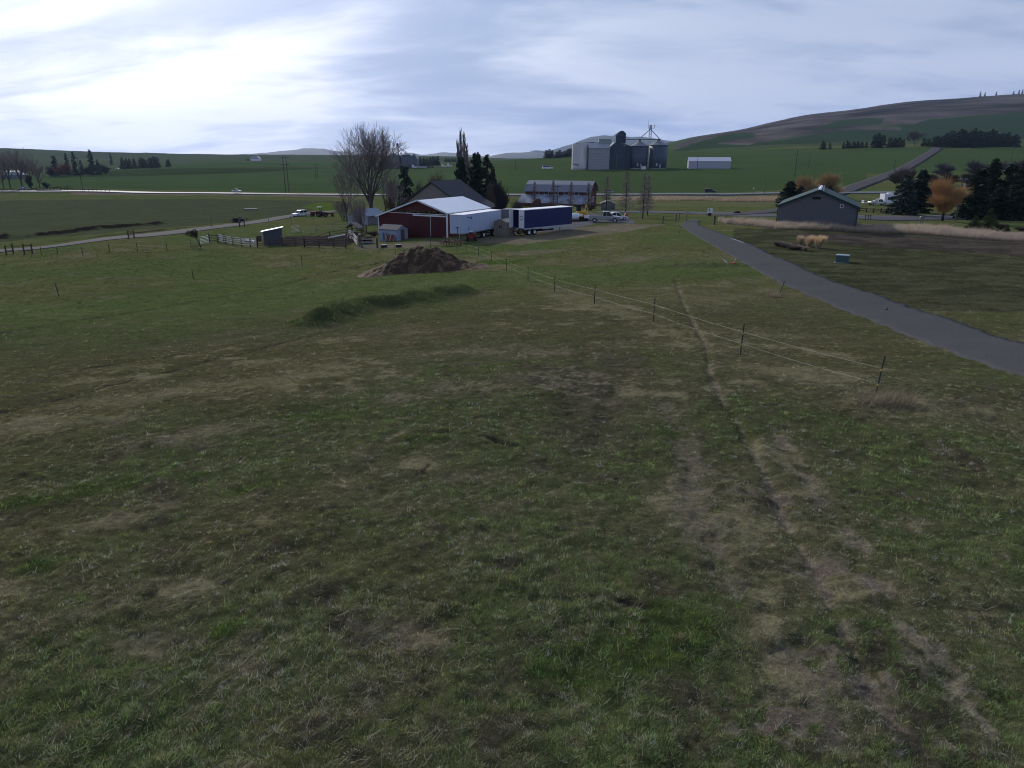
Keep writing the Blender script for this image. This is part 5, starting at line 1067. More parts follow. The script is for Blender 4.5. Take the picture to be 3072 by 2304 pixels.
p = gy(3020, 190); vehicle('white pickup hidden among the spruces at the right edge', 'pickup_truck', 'pickup', p, .2, 5.6, 1.95, 1.9, pt_w, 'pickup')
p = gy(3050, 182); vehicle('silver car parked among the spruces at the right edge', 'parked_car', 'car', p, 2.9, 4.6, 1.8, 1.5, pt_s)
# ================= trees =================
def segmesh(name, segs, m, parent=None, n=3, twist=0):
    if len(segs) == 0: return None
    S = np.array([[*a, *b, ra, rb] for a, b, ra, rb in segs], float); a = S[:, :3]; b = S[:, 3:6]; d = b-a; d /= np.linalg.norm(d, axis=1)[:, None]+1e-9
    up = np.where(np.abs(d[:, 2:3]) > .9, A([[1., 0, 0]]), A([[0, 0, 1.]])); u = np.cross(d, up); u /= np.linalg.norm(u, axis=1)[:, None]+1e-9; v = np.cross(d, u)
    P = []
    for base, r in ((a, S[:, 6]), (b, S[:, 7])):
        for k in range(n):
            t_ = 2*math.pi*k/n; P.append(base+(u*math.cos(t_)+v*math.sin(t_))*r[:, None])
    V = np.stack(P, 1); N_ = len(S); o = np.arange(N_)[:, None]*2*n
    Fc = np.concatenate([o+A([[k, (k+1) % n, n+(k+1) % n, n+k]]) for k in range(n)])
    return arrmesh(name, V.reshape(-1, 3), Fc, m, parent)
def rdir(d, ang, az=None):
    az = random.uniform(0, 2*math.pi) if az is None else az; d = d.normalized(); u = d.orthogonal().normalized(); v = d.cross(u)
    return (d*math.cos(ang)+(u*math.cos(az)+v*math.sin(az))*math.sin(ang)).normalized()
def grow(out, tw, p, d, L, r, lv, up=.12, ang=(.3, .6), kids=(2, 3), wob=.12, shr=.78, tmin=.012):
    n = 3; q = p
    for i in range(n):
        d2 = (rdir(d, random.uniform(0, wob))+Vector((0, 0, up*.4))).normalized(); q2 = q+d2*(L/n); r2 = max(tmin, r*(1-.12))
        (out if r > .05 else tw).append((q, q2, r, r2)); q, d, r = q2, d2, r2
        if lv > 0 and i < n-1 and random.random() < .55:
            grow(out, tw, q, (rdir(d, random.uniform(*ang)*1.2)+Vector((0, 0, up))).normalized(), L*shr*.8, max(tmin, r*.55), lv-1, up, ang, kids, wob, shr, tmin)
    if lv > 0:
        for k in range(random.randint(*kids)):
            grow(out, tw, q, (rdir(d, random.uniform(*ang)*.8)+Vector((0, 0, up))).normalized(), L*shr*random.uniform(.85, 1.1), max(tmin, r*.72), lv-1, up, ang, kids, wob, shr, tmin)
m_twig = mat('bare_twigs', (.20, .16, .15), .9, noise=.2); m_limb = mat('grey_bark', (.085, .070, .066), .95, noise=.3, nscale=2)
m_dk = mat('dark_trunk', (.030, .024, .020), .95, noise=.3)
def bare_tree(name, label, p, H, Wr, seed, lv=6, m1=None, m2=None, trunk=.25, r0=.02, ang=(.3, .55), stems=1, up=.12, tmin=.02, group=None, dup_ok=True, fork=4, fine=0):
    random.seed(seed); out, tw = [], []
    for s_ in range(stems):
        b0 = Vector((random.uniform(-.3, .3), random.uniform(-.3, .3), -.3)) if stems > 1 else Vector((0, 0, -.3)); d = rdir(Vector((0, 0, 1)), random.uniform(0, .05 if stems == 1 else .35)); R0 = H*r0
        q = b0+d*H*trunk; out.append((b0, q, R0, R0*.85))
        for k in range(fork): grow(out, tw, q-d*H*trunk*random.uniform(0, .35), rdir(d, random.uniform(.15, .62), k*2*math.pi/fork+random.uniform(-.4, .4)), H*.21, R0*random.uniform(.4, .65), lv-1, up, ang, (2, 3), .12, .80, tmin)
    if fine:
        for a, b, ra, rb in list(tw):
            if rb <= tmin*1.6:
                for _ in range(fine): q = a.lerp(b, random.random()); tw.append((q, q+rdir((b-a), random.uniform(.2, .7))*random.uniform(.5, 1.2), tmin*.7, tmin*.5))
    random.seed(seed+99); al = out+tw; zm = max(b[2] for a, b, _, _ in al); xm = sorted(abs(b[0]) for a, b, _, _ in al)[int(len(al)*.97)]; f = H/zm; g = Wr/max(xm, .1)
    sc = lambda P_: (P_[0]*g, P_[1]*g, P_[2]*f)
    t = thing(name, label, 'tree', p, 0, group)
    segmesh('trunk', [(sc(a), sc(b), ra, rb) for a, b, ra, rb in out], m1 or m_limb, t, 5)
    segmesh('crown', [(sc(a), sc(b), ra, rb) for a, b, ra, rb in tw], m2 or m_twig, t, 3)
    return t
def hgt(p, py_top): # height in metres reaching photo row py_top above ground point p
    return max(.5, (ZC-p[1]*float(K(py_top)))-p[2])
def hw(p, pxw): return pxw/ppm(p)
p = gy(1116, 186); bare_tree('cottonwood_tree', 'huge spreading bare cottonwood behind the old white garage', p, hgt(p, 362), 7.6, 11, lv=6, trunk=.24, r0=.024, fork=8, tmin=.020, ang=(.3, .62), up=.09)
p = gy(1040, 190); bare_tree('bare_tree', 'smaller bare tree under the left side of the big cottonwood', p, hgt(p, 505), 3.6, 5, lv=5, tmin=.02, fork=5)
p = gy(1160, 178); bare_tree('bare_tree', 'crooked bare fruit tree between the old garage and the red barn', p, hgt(p, 530), 3.0, 9, lv=4, m1=m_dk, tmin=.025, trunk=.3)
p = gy(1195, 160); bare_tree('bare_tree', 'thin bare tree leaning over the ribbed white roof', p, hgt(p, 545), 2.6, 17, lv=4, m1=m_dk, tmin=.02, trunk=.3)
p = gy(1085, 150); bare_tree('bare_shrub', 'pale grey bare shrub in front of the old white garage', p, hgt(p, 590), 2.2, 21, lv=4, stems=4, tmin=.012, trunk=.15)
p = gy(1030, 195); bare_tree('bare_shrub', 'brown bare shrub left of the old white garage', p, hgt(p, 598), 2.4, 22, lv=4, stems=4, tmin=.015, trunk=.15)
for px, y, top, w_, sd_, lab in ((12, 470, 470, 6, 31, 'brown bare tree at the very left edge'), (32, 466, 455, 5, 32, 'bare tree left of the tallest one in the far left grove'), (68, 462, 440, 8, 33, 'tallest bare tree in the far left grove beside the highway'), (95, 470, 468, 6, 34, 'bare tree at the right side of the far left grove'), (120, 480, 490, 6, 35, 'low bare tree right of the far left grove')):
    p = gy(px, y); bare_tree('bare_tree', lab, p, hgt(p, top), w_, sd_, lv=5, tmin=.035, fork=6, group='bare grove by the highway')
# poplar: fastigiate stems
p = gy(1390, 200); t = thing('poplar_tree', 'tall narrow bare poplar with several upright stems behind the house', 'tree', p); H = hgt(p, 400); out, tw = [], []; random.seed(4)
for k, (dx, hh_) in enumerate(((-.9, .86), (-.2, 1.0), (.5, .95), (1.1, .82), (1.6, .6), (-.5, .75))):
    q = Vector((dx*.2, 0, 0)); n = 14
    for i in range(n):
        q2 = Vector((dx*1.15*min(1, (i+1)/5)+random.uniform(-.08, .08), random.uniform(-.3, .3), H*hh_*(i+1)/n)); r = .2*(1-i/n)+.03; out.append((q, q2, r, r*.9))
        if i > 1:
            for _ in range(34):
                L_ = random.uniform(1.2, 3.4)*(1.1-.6*i/n); dd = rdir(Vector((0, 0, 1)), random.uniform(.18, .5)); s_ = q.lerp(q2, random.random()); m_ = s_+dd*L_*.6; tw.append((s_, m_, .05, .04)); tw.append((m_, m_+Vector((0, 0, 1))*L_*.5, .035, .025))
        q = q2
segmesh('trunk', out, m_limb, t, 5); segmesh('crown', tw, m_twig, t, 3)
# larches
def larch(label, p, H, R_, seed, col=None):
    random.seed(seed); out, tw = [], []; n = 10; q = Vector((0, 0, -.3))
    for i in range(n):
        q2 = Vector((random.uniform(-.04, .04), 0, H*(i+1)/n)); r = .13*(1-.85*i/n); out.append((q, q2, r, r*.9))
        q = q2
    for k in range(300):
        f = random.uniform(.12, 1)**.9; z = H*f; L_ = R_*(1.08-f)*random.uniform(.5, 1.05)+.15; a = random.uniform(0, 2*math.pi); d = Vector((math.cos(a), math.sin(a), random.uniform(-.15, .25))); s_ = Vector((0, 0, z)); e = s_+d*L_
        tw.append((s_, e, .026, .018))
        for _ in range(4): m_ = s_.lerp(e, random.uniform(.3, 1)); tw.append((m_, m_+rdir(d, random.uniform(.5, 1.2))*L_*random.uniform(.15, .3), .018, .014))
    t = thing('larch_tree', label, 'tree', p, random.random()*3, 'bare larches along the drive'); segmesh('trunk', out, m_dk, t, 5); segmesh('crown', tw, col or m_twig, t, 3); return t
m_brt = mat('reddish_twigs', (.13, .085, .065), .9, noise=.2)
for px, y, top, w_, lab in ((1603, 200, 545, 1.6, 'bare larch in front of the left end of the gambrel barn'), (1659, 195, 542, 1.8, 'bare larch in front of the gambrel barn, left of the power pole'), (1712, 195, 545, 1.7, 'bare larch in front of the middle of the gambrel barn roof'), (1764, 190, 548, 1.7, 'bare larch in front of the right gable of the gambrel barn'),
     (1818, 172, 530, 2.0, 'bare larch right behind the silver pickup'), (1876, 152, 511, 2.3, 'tallest bare larch beside the orange barricade'), (1928, 143, 514, 2.0, 'bare larch on the lawn right of the orange barricade'), (1942, 158, 527, 1.7, 'slimmer bare larch just behind the lawn larch at right')):
    p = gy(px, y); larch(lab, p, hgt(p, top), w_, px, m_brt if px % 2 else m_twig)
# conifers
def conifer_mesh(seed, H=10, R_=2.6, nw=26, dens=1., gaps=0., shape=1.0, top=1.0):
    rs = np.random.default_rng(seed); V = []; C = []
    for i in range(nw):
        f = i/nw; z = H*(.06+.92*f); Rr = R_*(1-f)**shape+.12
        for b in range(int(9-4*f)):
            if rs.random() < gaps: continue
            a = rs.random()*2*math.pi; L_ = Rr*rs.uniform(.7, 1.15); dz = -.18*L_+.1*rs.standard_normal(); n = int((14+L_*18)*dens)
            s = rs.random(n)**.75*L_; wdt = .42*(1-s/L_*.55)*min(1, L_)
            lat = rs.uniform(-1, 1, n)*wdt*.9; x = np.cos(a)*s-np.sin(a)*lat; y = np.sin(a)*s+np.cos(a)*lat; zz = z+dz*(s/L_)**1.3+.10*rs.standard_normal(n)-.1*np.abs(lat)
            c = np.stack([x, y, zz], 1); sz = rs.uniform(.10, .26, n)[:, None]*(H/10)**.3
            d1 = np.stack([np.cos(a+rs.normal(0, .7, n)), np.sin(a+rs.normal(0, .7, n)), rs.uniform(-.7, .3, n)], 1)*sz*1.6; d2 = rs.standard_normal((n, 3))*sz*.6
            V.append(np.stack([c-d2, c+d2, c+d1], 1)); tone = rs.uniform(.55, 1.35, n)*rs.uniform(.75, 1.25); C.append(np.repeat(tone, 3))
    V = np.concatenate(V).reshape(-1, 3); C = np.concatenate(C); return V, C
def mk_leafmesh(name, V, tones, col, m, parent):
    Fc = np.arange(len(V)).reshape(-1, 3); return arrmesh(name, V, Fc, m, parent, cols=tones[:, None]*A(col)[None])
m_leaf = tint_mat('foliage', bump=0, nsc=((.5, .2),), rough=.8); m_leaf.node_tree.nodes['Principled BSDF'].inputs['Specular IOR Level'].default_value = .15
PROTO = {}
for key, seed, H, R_, nw, dens, gaps, shape, col in (('spruce', 1, 10, 2.0, 26, 1.25, .05, .62, (.028, .046, .028)), ('spruce2', 2, 10, 1.8, 24, 1.1, .15, .6, (.030, .048, .032)), ('bluespruce', 3, 10, 2.7, 24, 1.3, .05, .7, (.052, .075, .060)), ('pine', 4, 10, 3.2, 16, .9, .2, .42, (.026, .038, .022)), ('young', 5, 10, 4.2, 18, 1.3, .05, .8, (.058, .080, .030)), ('far', 6, 10, 2.2, 18, .8, .0, .6, (.024, .038, .027)), ('farround', 7, 10, 3.0, 18, .9, .0, .38, (.022, .032, .024))):
    V, T_ = conifer_mesh(seed, H, R_, nw, dens, gaps, shape); r_ = MB().tube([(0, 0, -.5), (0, 0, H*.5), (0, 0, H*.97)], [.2, .13, .03], 6)
    PROTO[key] = (V, T_, col, r_, H, R_)
PMESH = {}
def conifer(kind, label, p, H, Wd, name='spruce_tree', group=None, rz=None):
    """H height and Wd half width in metres; copies share mesh data"""
    rz = random.uniform(0, 6.28) if rz is None else rz
    V, T_, col, r_, H0, R0 = PROTO[kind]
    t = thing(name, label, 'tree', p, rz, group); t.scale = (Wd/R0, Wd/R0, H/H0)
    if kind not in PMESH:
        a = mk_leafmesh('crown', V, T_, col, m_leaf, t); b = r_.build('trunk', m_dk, t); PMESH[kind] = (a, b)
    else:
        for o in PMESH[kind]:
            c = o.copy(); COL.objects.link(c); c.parent = t
    return t
random.seed(5)
def C(kind, px, y, top, wpx, lab, name='spruce_tree', group=None):
    p = gy(px, y); wpx *= 1.22 if kind in ('spruce', 'spruce2') else 1.; return conifer(kind, lab, p, hgt(p, top), hw(p, wpx), name, group)
C('spruce2', 1221, 172, 492, 26, 'ragged dark spruce between the cottonwood and the tan house')
C('spruce', 1387, 184, 466, 26, 'dark spruce in front of the tall bare poplar')
C('spruce', 1432, 188, 453, 30, 'leftmost of the big dark spruces right of the tan house roof'); C('spruce2', 1463, 186, 456, 26, 'big dark spruce right of its twin behind the house roof'); C('spruce', 1480, 180, 500, 16, 'shorter dark spruce at the right end of the house spruces')
C('spruce', 2366, 200, 541, 30, 'dark spruce left behind the grey workshop roof'); C('pine', 2352, 196, 575, 14, 'small dark conifer at the left eave of the workshop'); C('spruce2', 2484, 205, 553, 16, 'small dark spruce peeking over the right roof slope of the workshop')
C('spruce2', 2398, 198, 555, 18, 'second dark spruce above the left roof slope of the workshop')
C('bluespruce', 2704, 168, 521, 46, 'broad grey-green spruce left of the taller dark one by the orange willow', 'blue_spruce'); C('spruce', 2752, 176, 506, 34, 'tall dark spruce left of the round orange willow')
C('spruce', 2915, 158, 500, 40, 'tall very dark spruce right of the grey transformer pole'); C('spruce', 2955, 175, 470, 34, 'dark spruce in the right edge group, behind the pole spruce'); C('spruce2', 3005, 172, 486, 36, 'dark spruce in the middle of the right edge group')
C('spruce', 3050, 168, 475, 40, 'tallest dark spruce in the right edge group'); C('spruce2', 3100, 165, 490, 44, 'dark spruce cut by the right frame edge'); C('spruce', 2985, 160, 560, 34, 'shorter green spruce in front of the right edge group'); C('spruce2', 3040, 158, 565, 34, 'shorter spruce beside the right frame edge')
C('young', 2921, 128, 643, 22, 'small young spruce in the dry grass left of a fuller one', 'young_spruce'); C('young', 2962, 126, 622, 34, 'fuller yellow-green young spruce in the dry grass at right', 'young_spruce'); C('young', 3018, 122, 672, 13, 'tiny dark conifer right of the fuller young spruce', 'young_spruce')
C('young', 2897, 130, 676, 8, 'tiny conifer seedling left of the young spruces', 'young_spruce')
# far conifers
FG = 'distant conifers'
for px, y, top, w_, k, lab in ((170, 760, 464, 12, 'farround', 'dark round conifer left of the far conifer trio'), (207, 765, 455, 9, 'far', 'left conifer of the distant upright pair'), (229, 765, 450, 10, 'far', 'right conifer of the distant upright pair'), (248, 770, 478, 8, 'far', 'small distant conifer between the pair and the tall one'), (280, 775, 444, 13, 'far', 'tallest distant conifer in the left valley'), (297, 775, 476, 9, 'far', 'short distant conifer touching the tallest one'), (335, 1400, 458, 5, 'farround', 'lone tree high on the far left ridge')):
    C(k, px, y, top, w_, lab, 'conifer_tree', FG)
for px, top, w_ in ((369, 470, 9), (381, 473, 8), (391, 474, 8), (405, 474, 9), (424, 470, 9), (433, 472, 9), (440, 480, 9), (451, 471, 9), (462, 467, 13), (474, 470, 11), (506, 476, 9)):
    C('farround', px, 1000 if px < 500 else 1010, top, w_, 'one of a row of dark round trees along the distant left ridge', 'conifer_tree', 'row of round trees on the left ridge')
for px, top, w_ in ((741, 477, 7), (751, 476, 7), (773, 470, 5)): C('farround', px, 1500, top, w_, 'small dark tree by the distant white farmhouse', 'conifer_tree', 'trees by the distant white farmhouse')
for i, (px, top, w_) in enumerate(((1252, 472, 9), (1262, 469, 9), (1272, 471, 9), (1281, 473, 9), (1290, 470, 8), (1299, 467, 8), (1306, 469, 9), (1314, 466, 8))): C('far', px, 960, top, w_, 'one of a dense dark tree row behind the distant grain bins', 'conifer_tree', 'tree row behind the distant grain bins')
for px in (1338, 1345, 1352, 1359, 1366): C('far', px, 1300, 472+px % 3, 5, 'one of a short row of tiny conifers left of the poplar', 'conifer_tree', 'tiny conifer row left of the poplar')
for px, top, w_ in ((1638, 449, 9), (1647, 446, 11), (1656, 449, 9), (1669, 453, 9), (1678, 449, 10), (1687, 454, 8), (1695, 450, 9), (1704, 445, 9), (1712, 443, 9)): C('farround', px, 880, top, w_, 'one of the dark trees on the green crest left of the silo', 'conifer_tree', 'trees on the crest left of the silo')
for px, top, w_ in ((2466, 421, 8), (2472, 424, 7), (2489, 426, 5), (2530, 424, 5), (2540, 420, 8), (2548, 426, 8), (2560, 423, 10), (2572, 422, 10), (2585, 424, 8), (2598, 424, 7)): C('far', px, 800, top, w_, 'one of the small dark trees at the top edge of the green field', 'conifer_tree', 'small trees along the field top')
for px, top, w_ in ((2622, 401, 13), (2633, 397, 12), (2646, 403, 12), (2668, 410, 11), (2682, 412, 10), (2695, 409, 10), (2707, 416, 8), (2770, 413, 9), (2784, 414, 10), (2800, 408, 10), (2812, 405, 11)): C('farround', px, 785, top, w_, 'dark tree along the cemetery at the top of the hill road', 'conifer_tree', 'cemetery trees left of the grove')
for i, px in enumerate(range(2824, 3050, 13)): C('farround' if i % 3 else 'far', px, 775+random.uniform(-12, 12), 388+abs((px-2930)/120.)**2*14+random.uniform(-8, 8), 15, 'one of the dense dark conifers in the cemetery grove at right', 'conifer_tree', 'dense dark cemetery grove')
for px, y, top in ((2940, 2900, 272), (2954, 2900, 275), (2988, 2900, 274), (3040, 2900, 272), (3056, 2900, 268), (3066, 2900, 266), (3078, 2900, 266)): C('far', px, y, top, 3, 'tiny tree on the skyline of the big right hill', 'conifer_tree', 'skyline trees on the right hill')
# shrubs and willows
def thicket(name, label, p, R_, H, n, col, seed, trunk=False, group=None, cat='shrub', lo=.1, tr=.02, flat=.75):
    rs = np.random.default_rng(seed); segs = []; t = thing(name, label, cat, p, 0, group)
    z0 = H*lo; zc = z0+(H-z0)*.42; rz = H-zc
    lobes = []
    for k in range(9):
        al = k*2.4+seed; ez_ = (-.45, .1, .55)[k % 3]+rs.uniform(-.15, .15); cr = math.sqrt(1-min(.95, ez_*ez_))*rs.uniform(.35, .62); lobes.append((Vector((math.cos(al)*cr*R_, math.sin(al)*cr*R_*flat, zc+ez_*rz*.75)), rs.uniform(.40, .58)))
    for i in range(n):
        c_, lr = lobes[int(rs.integers(0, 9))]; u = Vector(rs.normal(0, 1, 3)); u.normalize(); u.z = abs(u.z)*.8+u.z*.2; f = lr*rs.uniform(.5, 1.05)
        q = c_+Vector((u.x*R_*f, u.y*R_*flat*f, u.z*rz*f*1.2)); s = Vector((c_.x*rs.uniform(.1, .6), c_.y*.4, z0*.7+(c_.z-z0*.7)*rs.uniform(.1, .7))); m1 = s.lerp(q, .55)+Vector((0, 0, rz*.05))
        segs.append((tuple(s), tuple(m1), tr*1.2, tr)); segs.append((tuple(m1), tuple(q), tr, tr*.6))
        for _ in range(3):
            b0 = m1.lerp(q, rs.random()); b1 = b0+(q-m1)*rs.uniform(.3, .6)+Vector(rs.normal(0, R_*.05, 3)); segs.append((tuple(b0), tuple(b1), tr*.7, tr*.4))
    segmesh('crown', segs, col, t, 3)
    if trunk:
        s = [((0, 0, -.3), (0, 0, z0*.8), .32, .26)]+[((0, 0, z0*.7), (math.cos(a)*R_*.4, math.sin(a)*R_*.3, z0+(H-z0)*.45), .18, .06) for a in np.linspace(0, 6.28, 7)]
        segmesh('trunk', s, m_dk, t, 6)
    else:
        segmesh('trunk', [((math.cos(a)*.1, math.sin(a)*.1, -.3), (math.cos(a)*R_*.25, math.sin(a)*R_*.2, H*.35), .06, .03) for a in np.linspace(0, 6.28, 8)], m_dk, t, 4)
    return t
m_orange = mat('orange_willow_twigs', (.46, .265, .11), .85, noise=.25); m_olive = mat('olive_orange_twigs', (.42, .28, .13), .85, noise=.25); m_brown = mat('brown_twigs', (.105, .078, .068), .9, noise=.25); m_mauve = mat('mauve_twigs', (.088, .068, .080), .9, noise=.25); m_darkb = mat('dark_bush_twigs', (.035, .032, .034), .9, noise=.25); m_redw = mat('rusty_twigs', (.18, .075, .045), .9, noise=.2)
def Th(name, lab, px, y, top, wpx, n, m_, seed, **k):
    p = gy(px, y); return thicket(name, lab, p, hw(p, wpx), hgt(p, top), n, m_, seed, **k)
Th('willow_tree', 'round bright orange willow with a dark trunk beside the grey pole', 2826, 150, 533, 62, 1900, m_orange, 41, trunk=True, cat='tree', lo=.22, tr=.02, flat=1)
Th('willow_shrub', 'left half of the wide orange willow thicket behind the workshop', 2415, 232, 523, 42, 1100, m_olive, 42, tr=.03); Th('willow_shrub', 'right half of the wide orange willow thicket behind the workshop', 2482, 236, 517, 48, 1300, m_olive, 43, tr=.03)
Th('willow_shrub', 'tan bare willow thicket rising behind the house ridge', 1312, 190, 505, 36, 600, mat('tan_twigs', (.19, .13, .08), .9), 44, tr=.025); Th('willow_shrub', 'tan bare shrub left of the house ridge', 1255, 185, 540, 24, 300, m_brown, 45)
Th('willow_shrub', 'faint tan bare thicket behind the crooked fruit tree', 1178, 200, 525, 34, 420, mat('tan_twigs2', (.16, .12, .08), .9), 46, tr=.02)
Th('bush', 'dark round bush right of the house spruces', 1504, 158, 545, 24, 900, m_darkb, 47, tr=.03); Th('bush', 'brown bare bush behind the house and dark bush', 1482, 166, 545, 28, 600, m_brown, 48, tr=.02); Th('bush', 'low brown brush between the dark bush and the gambrel barn', 1556, 190, 598, 30, 400, m_brown, 49, tr=.02); Th('bush', 'long low brown hedge in front of the gambrel barn lean-to', 1640, 200, 608, 60, 900, m_brown, 50, tr=.02, flat=.3); Th('bush', 'low brown brush below the right gable of the gambrel barn', 1770, 188, 612, 30, 400, m_brown, 51, tr=.02, flat=.5)
Th('bush', 'rusty red-brown round bush in the far left valley', 192, 720, 488, 33, 500, m_redw, 52, tr=.09); Th('bush', 'dark bush at the left end of the far conifers', 155, 730, 497, 22, 300, m_darkb, 53, tr=.08); Th('bush', 'grey brush right of the tallest distant conifer', 318, 790, 492, 22, 300, m_darkb, 54, tr=.08); Th('bush', 'dark brush beside the highway at the far left grove', 140, 470, 545, 16, 300, m_darkb, 55, tr=.05); Th('bush', 'dark evergreen bush under the far left grove', 92, 458, 525, 14, 500, m_darkb, 56, tr=.05)
Th('bush', 'dark bush at the left of the two far dark thickets near the conifers', 262, 780, 497, 20, 300, m_darkb, 57, tr=.08)
for px, y, top, w_, m_, lab in ((2690, 330, 502, 34, m_brown, 'brown brush right of the hill road'), (2720, 300, 505, 30, m_brown, 'brown-grey brush behind the broad grey-green spruce'), (2830, 400, 486, 36, m_mauve, 'mauve bare bush left end of the dark hedge'), (2925, 400, 477, 44, m_mauve, 'mauve bare bush in the middle of the dark hedge'), (2985, 395, 480, 38, m_mauve, 'mauve bare bush right of the hedge middle'), (3060, 390, 470, 40, m_mauve, 'mauve bare bush at the right frame edge'), (2800, 330, 520, 30, m_darkb, 'dark hedge bush above the orange willow'), (2850, 325, 515, 34, m_darkb, 'dark hedge bush behind the transformer pole'), (2905, 320, 515, 34, m_darkb, 'dark hedge bush left of the right spruces'), (2955, 320, 515, 34, m_darkb, 'dark hedge bush behind the right spruces')):
    Th('bush', lab, px, y, top, w_, 600, m_, int(px), tr=.05)
Th('bush', 'brown bramble right of the young spruces', 3000, 128, 668, 26, 500, m_brown, 61, tr=.015, flat=.6); Th('bush', 'low brown bramble at the right frame edge', 3062, 126, 680, 26, 400, m_brown, 62, tr=.015, flat=.6)
Th('bush', 'thorny bare brush around the back of the corral', 1120, 132, 690, 28, 260, m_brown, 63, tr=.012, flat=.5); Th('bush', 'dry brown weeds between the chute and the pale blue shed', 1100, 118, 705, 30, 260, m_brown, 64, tr=.012, flat=.5)
# bare trees at the right
p = gy(2742, 780); bare_tree('bare_tree', 'large pale bare tree among the cemetery conifers', p, hgt(p, 392), 9, 71, lv=5, tmin=.09, fork=5)
# leaning pasture tree
p = gp(604, 742); t = thing('leaning_tree', 'small tree leaning left over the pasture gate left of the corral', 'tree', p); k = ppm(p); dx = -17/k; hh_ = 38/k
segmesh('trunk', [((0, 0, -.2), (dx*.5, 0, hh_*.55), .09, .07), ((dx*.5, 0, hh_*.55), (dx, .1, hh_), .07, .05)]+[((dx*.7, 0, hh_*.75), (dx*1.0+math.cos(a)*.6, math.sin(a)*.5, hh_+.25), .035, .02) for a in np.linspace(0, 6, 7)], m_dk, t, 5)
rs = np.random.default_rng(3); n = 1500; q = rs.normal(0, 1, (n, 3)); q /= np.linalg.norm(q, axis=1)[:, None]; q *= (rs.random(n)**.4)[:, None]*(1+.3*np.sin(q[:, :1]*5)); c = q*A([.95, .7, .62])+A([dx*1.05-.1, 0, hh_+.12])
V = np.stack([c, c+rs.normal(0, .07, (n, 3)), c+rs.normal(0, .09, (n, 3))], 1).reshape(-1, 3); mk_leafmesh('crown', V, np.repeat(rs.uniform(.5, 1.5, n), 3), (.055, .052, .022), m_leaf, t)
# distant farmhouse
p = gy(765, 1480); boxy('farmhouse', 'tiny white roofed farmhouse in the distant left valley', 'house', p, 0, [('wall', m_white, [(-9, 9, 0, 10, -1, 4)])]); t = [o for o in SC.objects if o.get('label') == 'tiny white roofed farmhouse in the distant left valley'][0]
MB().prism([(-10, 4), (10, 4), (4, 9), (-4, 9)], -.5, 10.5).build('roof', m_steel, t)
p = gy(36, 700); boxy('farmhouse', 'grey roofed house behind the far left bare grove', 'house', p, 0, [('wall', m_gv, [(-9, 9, 0, 8, -1, 3.5)])]); t = [o for o in SC.objects if o.get('label') == 'grey roofed house behind the far left bare grove'][0]
MB().prism([(-10, 3.5), (10, 3.5), (6, 7), (-6, 7)], -.5, 8.5).build('roof', m_steel, t)
# ================= distant ridges =================
def ridge(name, pts, Y0, depth, col, seed):
    pts = np.array(pts, float); n = 160; px = np.linspace(pts[0, 0], pts[-1, 0], n); py = np.interp(px, pts[:, 0], pts[:, 1]); x = (px-1536)/F*Y0*CP*1.0
    top = ZC-Y0*K(py); base = ZC-Y0*float(K(486)); m = 14; V = []
    for j in range(m+1):
        s = j/m; f = math.sin(math.pi*s)**.8 if j <= m/2 else math.sin(math.pi*s); y = Y0-depth*(.5-s); xx = x*(y/Y0)
        nz = (fbm(xx/1.0+seed*9, np.full(n, y), 700, 4)-.5)*120*f*(0 if abs(s-.5) < .02 else 1)
        V.append(np.stack([xx, np.full(n, y), base+(top-base)*f+nz*(top > base+20)], 1))
    V = np.array(V); ix = np.arange((m+1)*n).reshape(m+1, n); f = np.stack([ix[:-1, :-1], ix[:-1, 1:], ix[1:, 1:], ix[1:, :-1]], -1).reshape(-1, 4)
    o = arrmesh(name, V.reshape(-1, 3), f, col); o['kind'] = 'structure'; o.data.polygons.foreach_set('use_smooth', np.ones(len(f), bool)); return o
m_for = mat('forested_ridge', (.020, .032, .036), .95, noise=.35, nscale=.006); m_pale = mat('pale_ridge', (.12, .12, .10), .95, noise=.2, nscale=.003)
ridge('hills', [(1480, 472), (1494, 469), (1534, 457.5), (1570, 458), (1605, 455), (1640, 458), (1687, 446), (1713, 440), (1746, 429), (1774, 417.5), (1805, 410.5), (1840, 406), (1862, 409), (1879, 409.5), (1892, 412), (1915, 409.5), (1951, 414), (1978, 417.8), (1992, 421), (2005, 422), (2020, 426), (2056, 427), (2100, 440), (2200, 470)], 7200, 2500, m_for, 1)
ridge('hills', [(1450, 474), (1520, 461), (1605, 457), (1660, 464), (1720, 470)], 6400, 900, m_pale, 4)
ridge('hills', [(700, 470), (755, 466), (800, 462), (870, 458), (920, 453), (945, 452), (985, 456), (1060, 462), (1150, 468)], 8200, 2500, m_pale, 2)
ridge('hills', [(1180, 468), (1233, 462.5), (1266, 467), (1300, 466), (1336, 461.5), (1365, 464), (1407, 467), (1500, 471)], 7600, 2000, m_pale, 3)
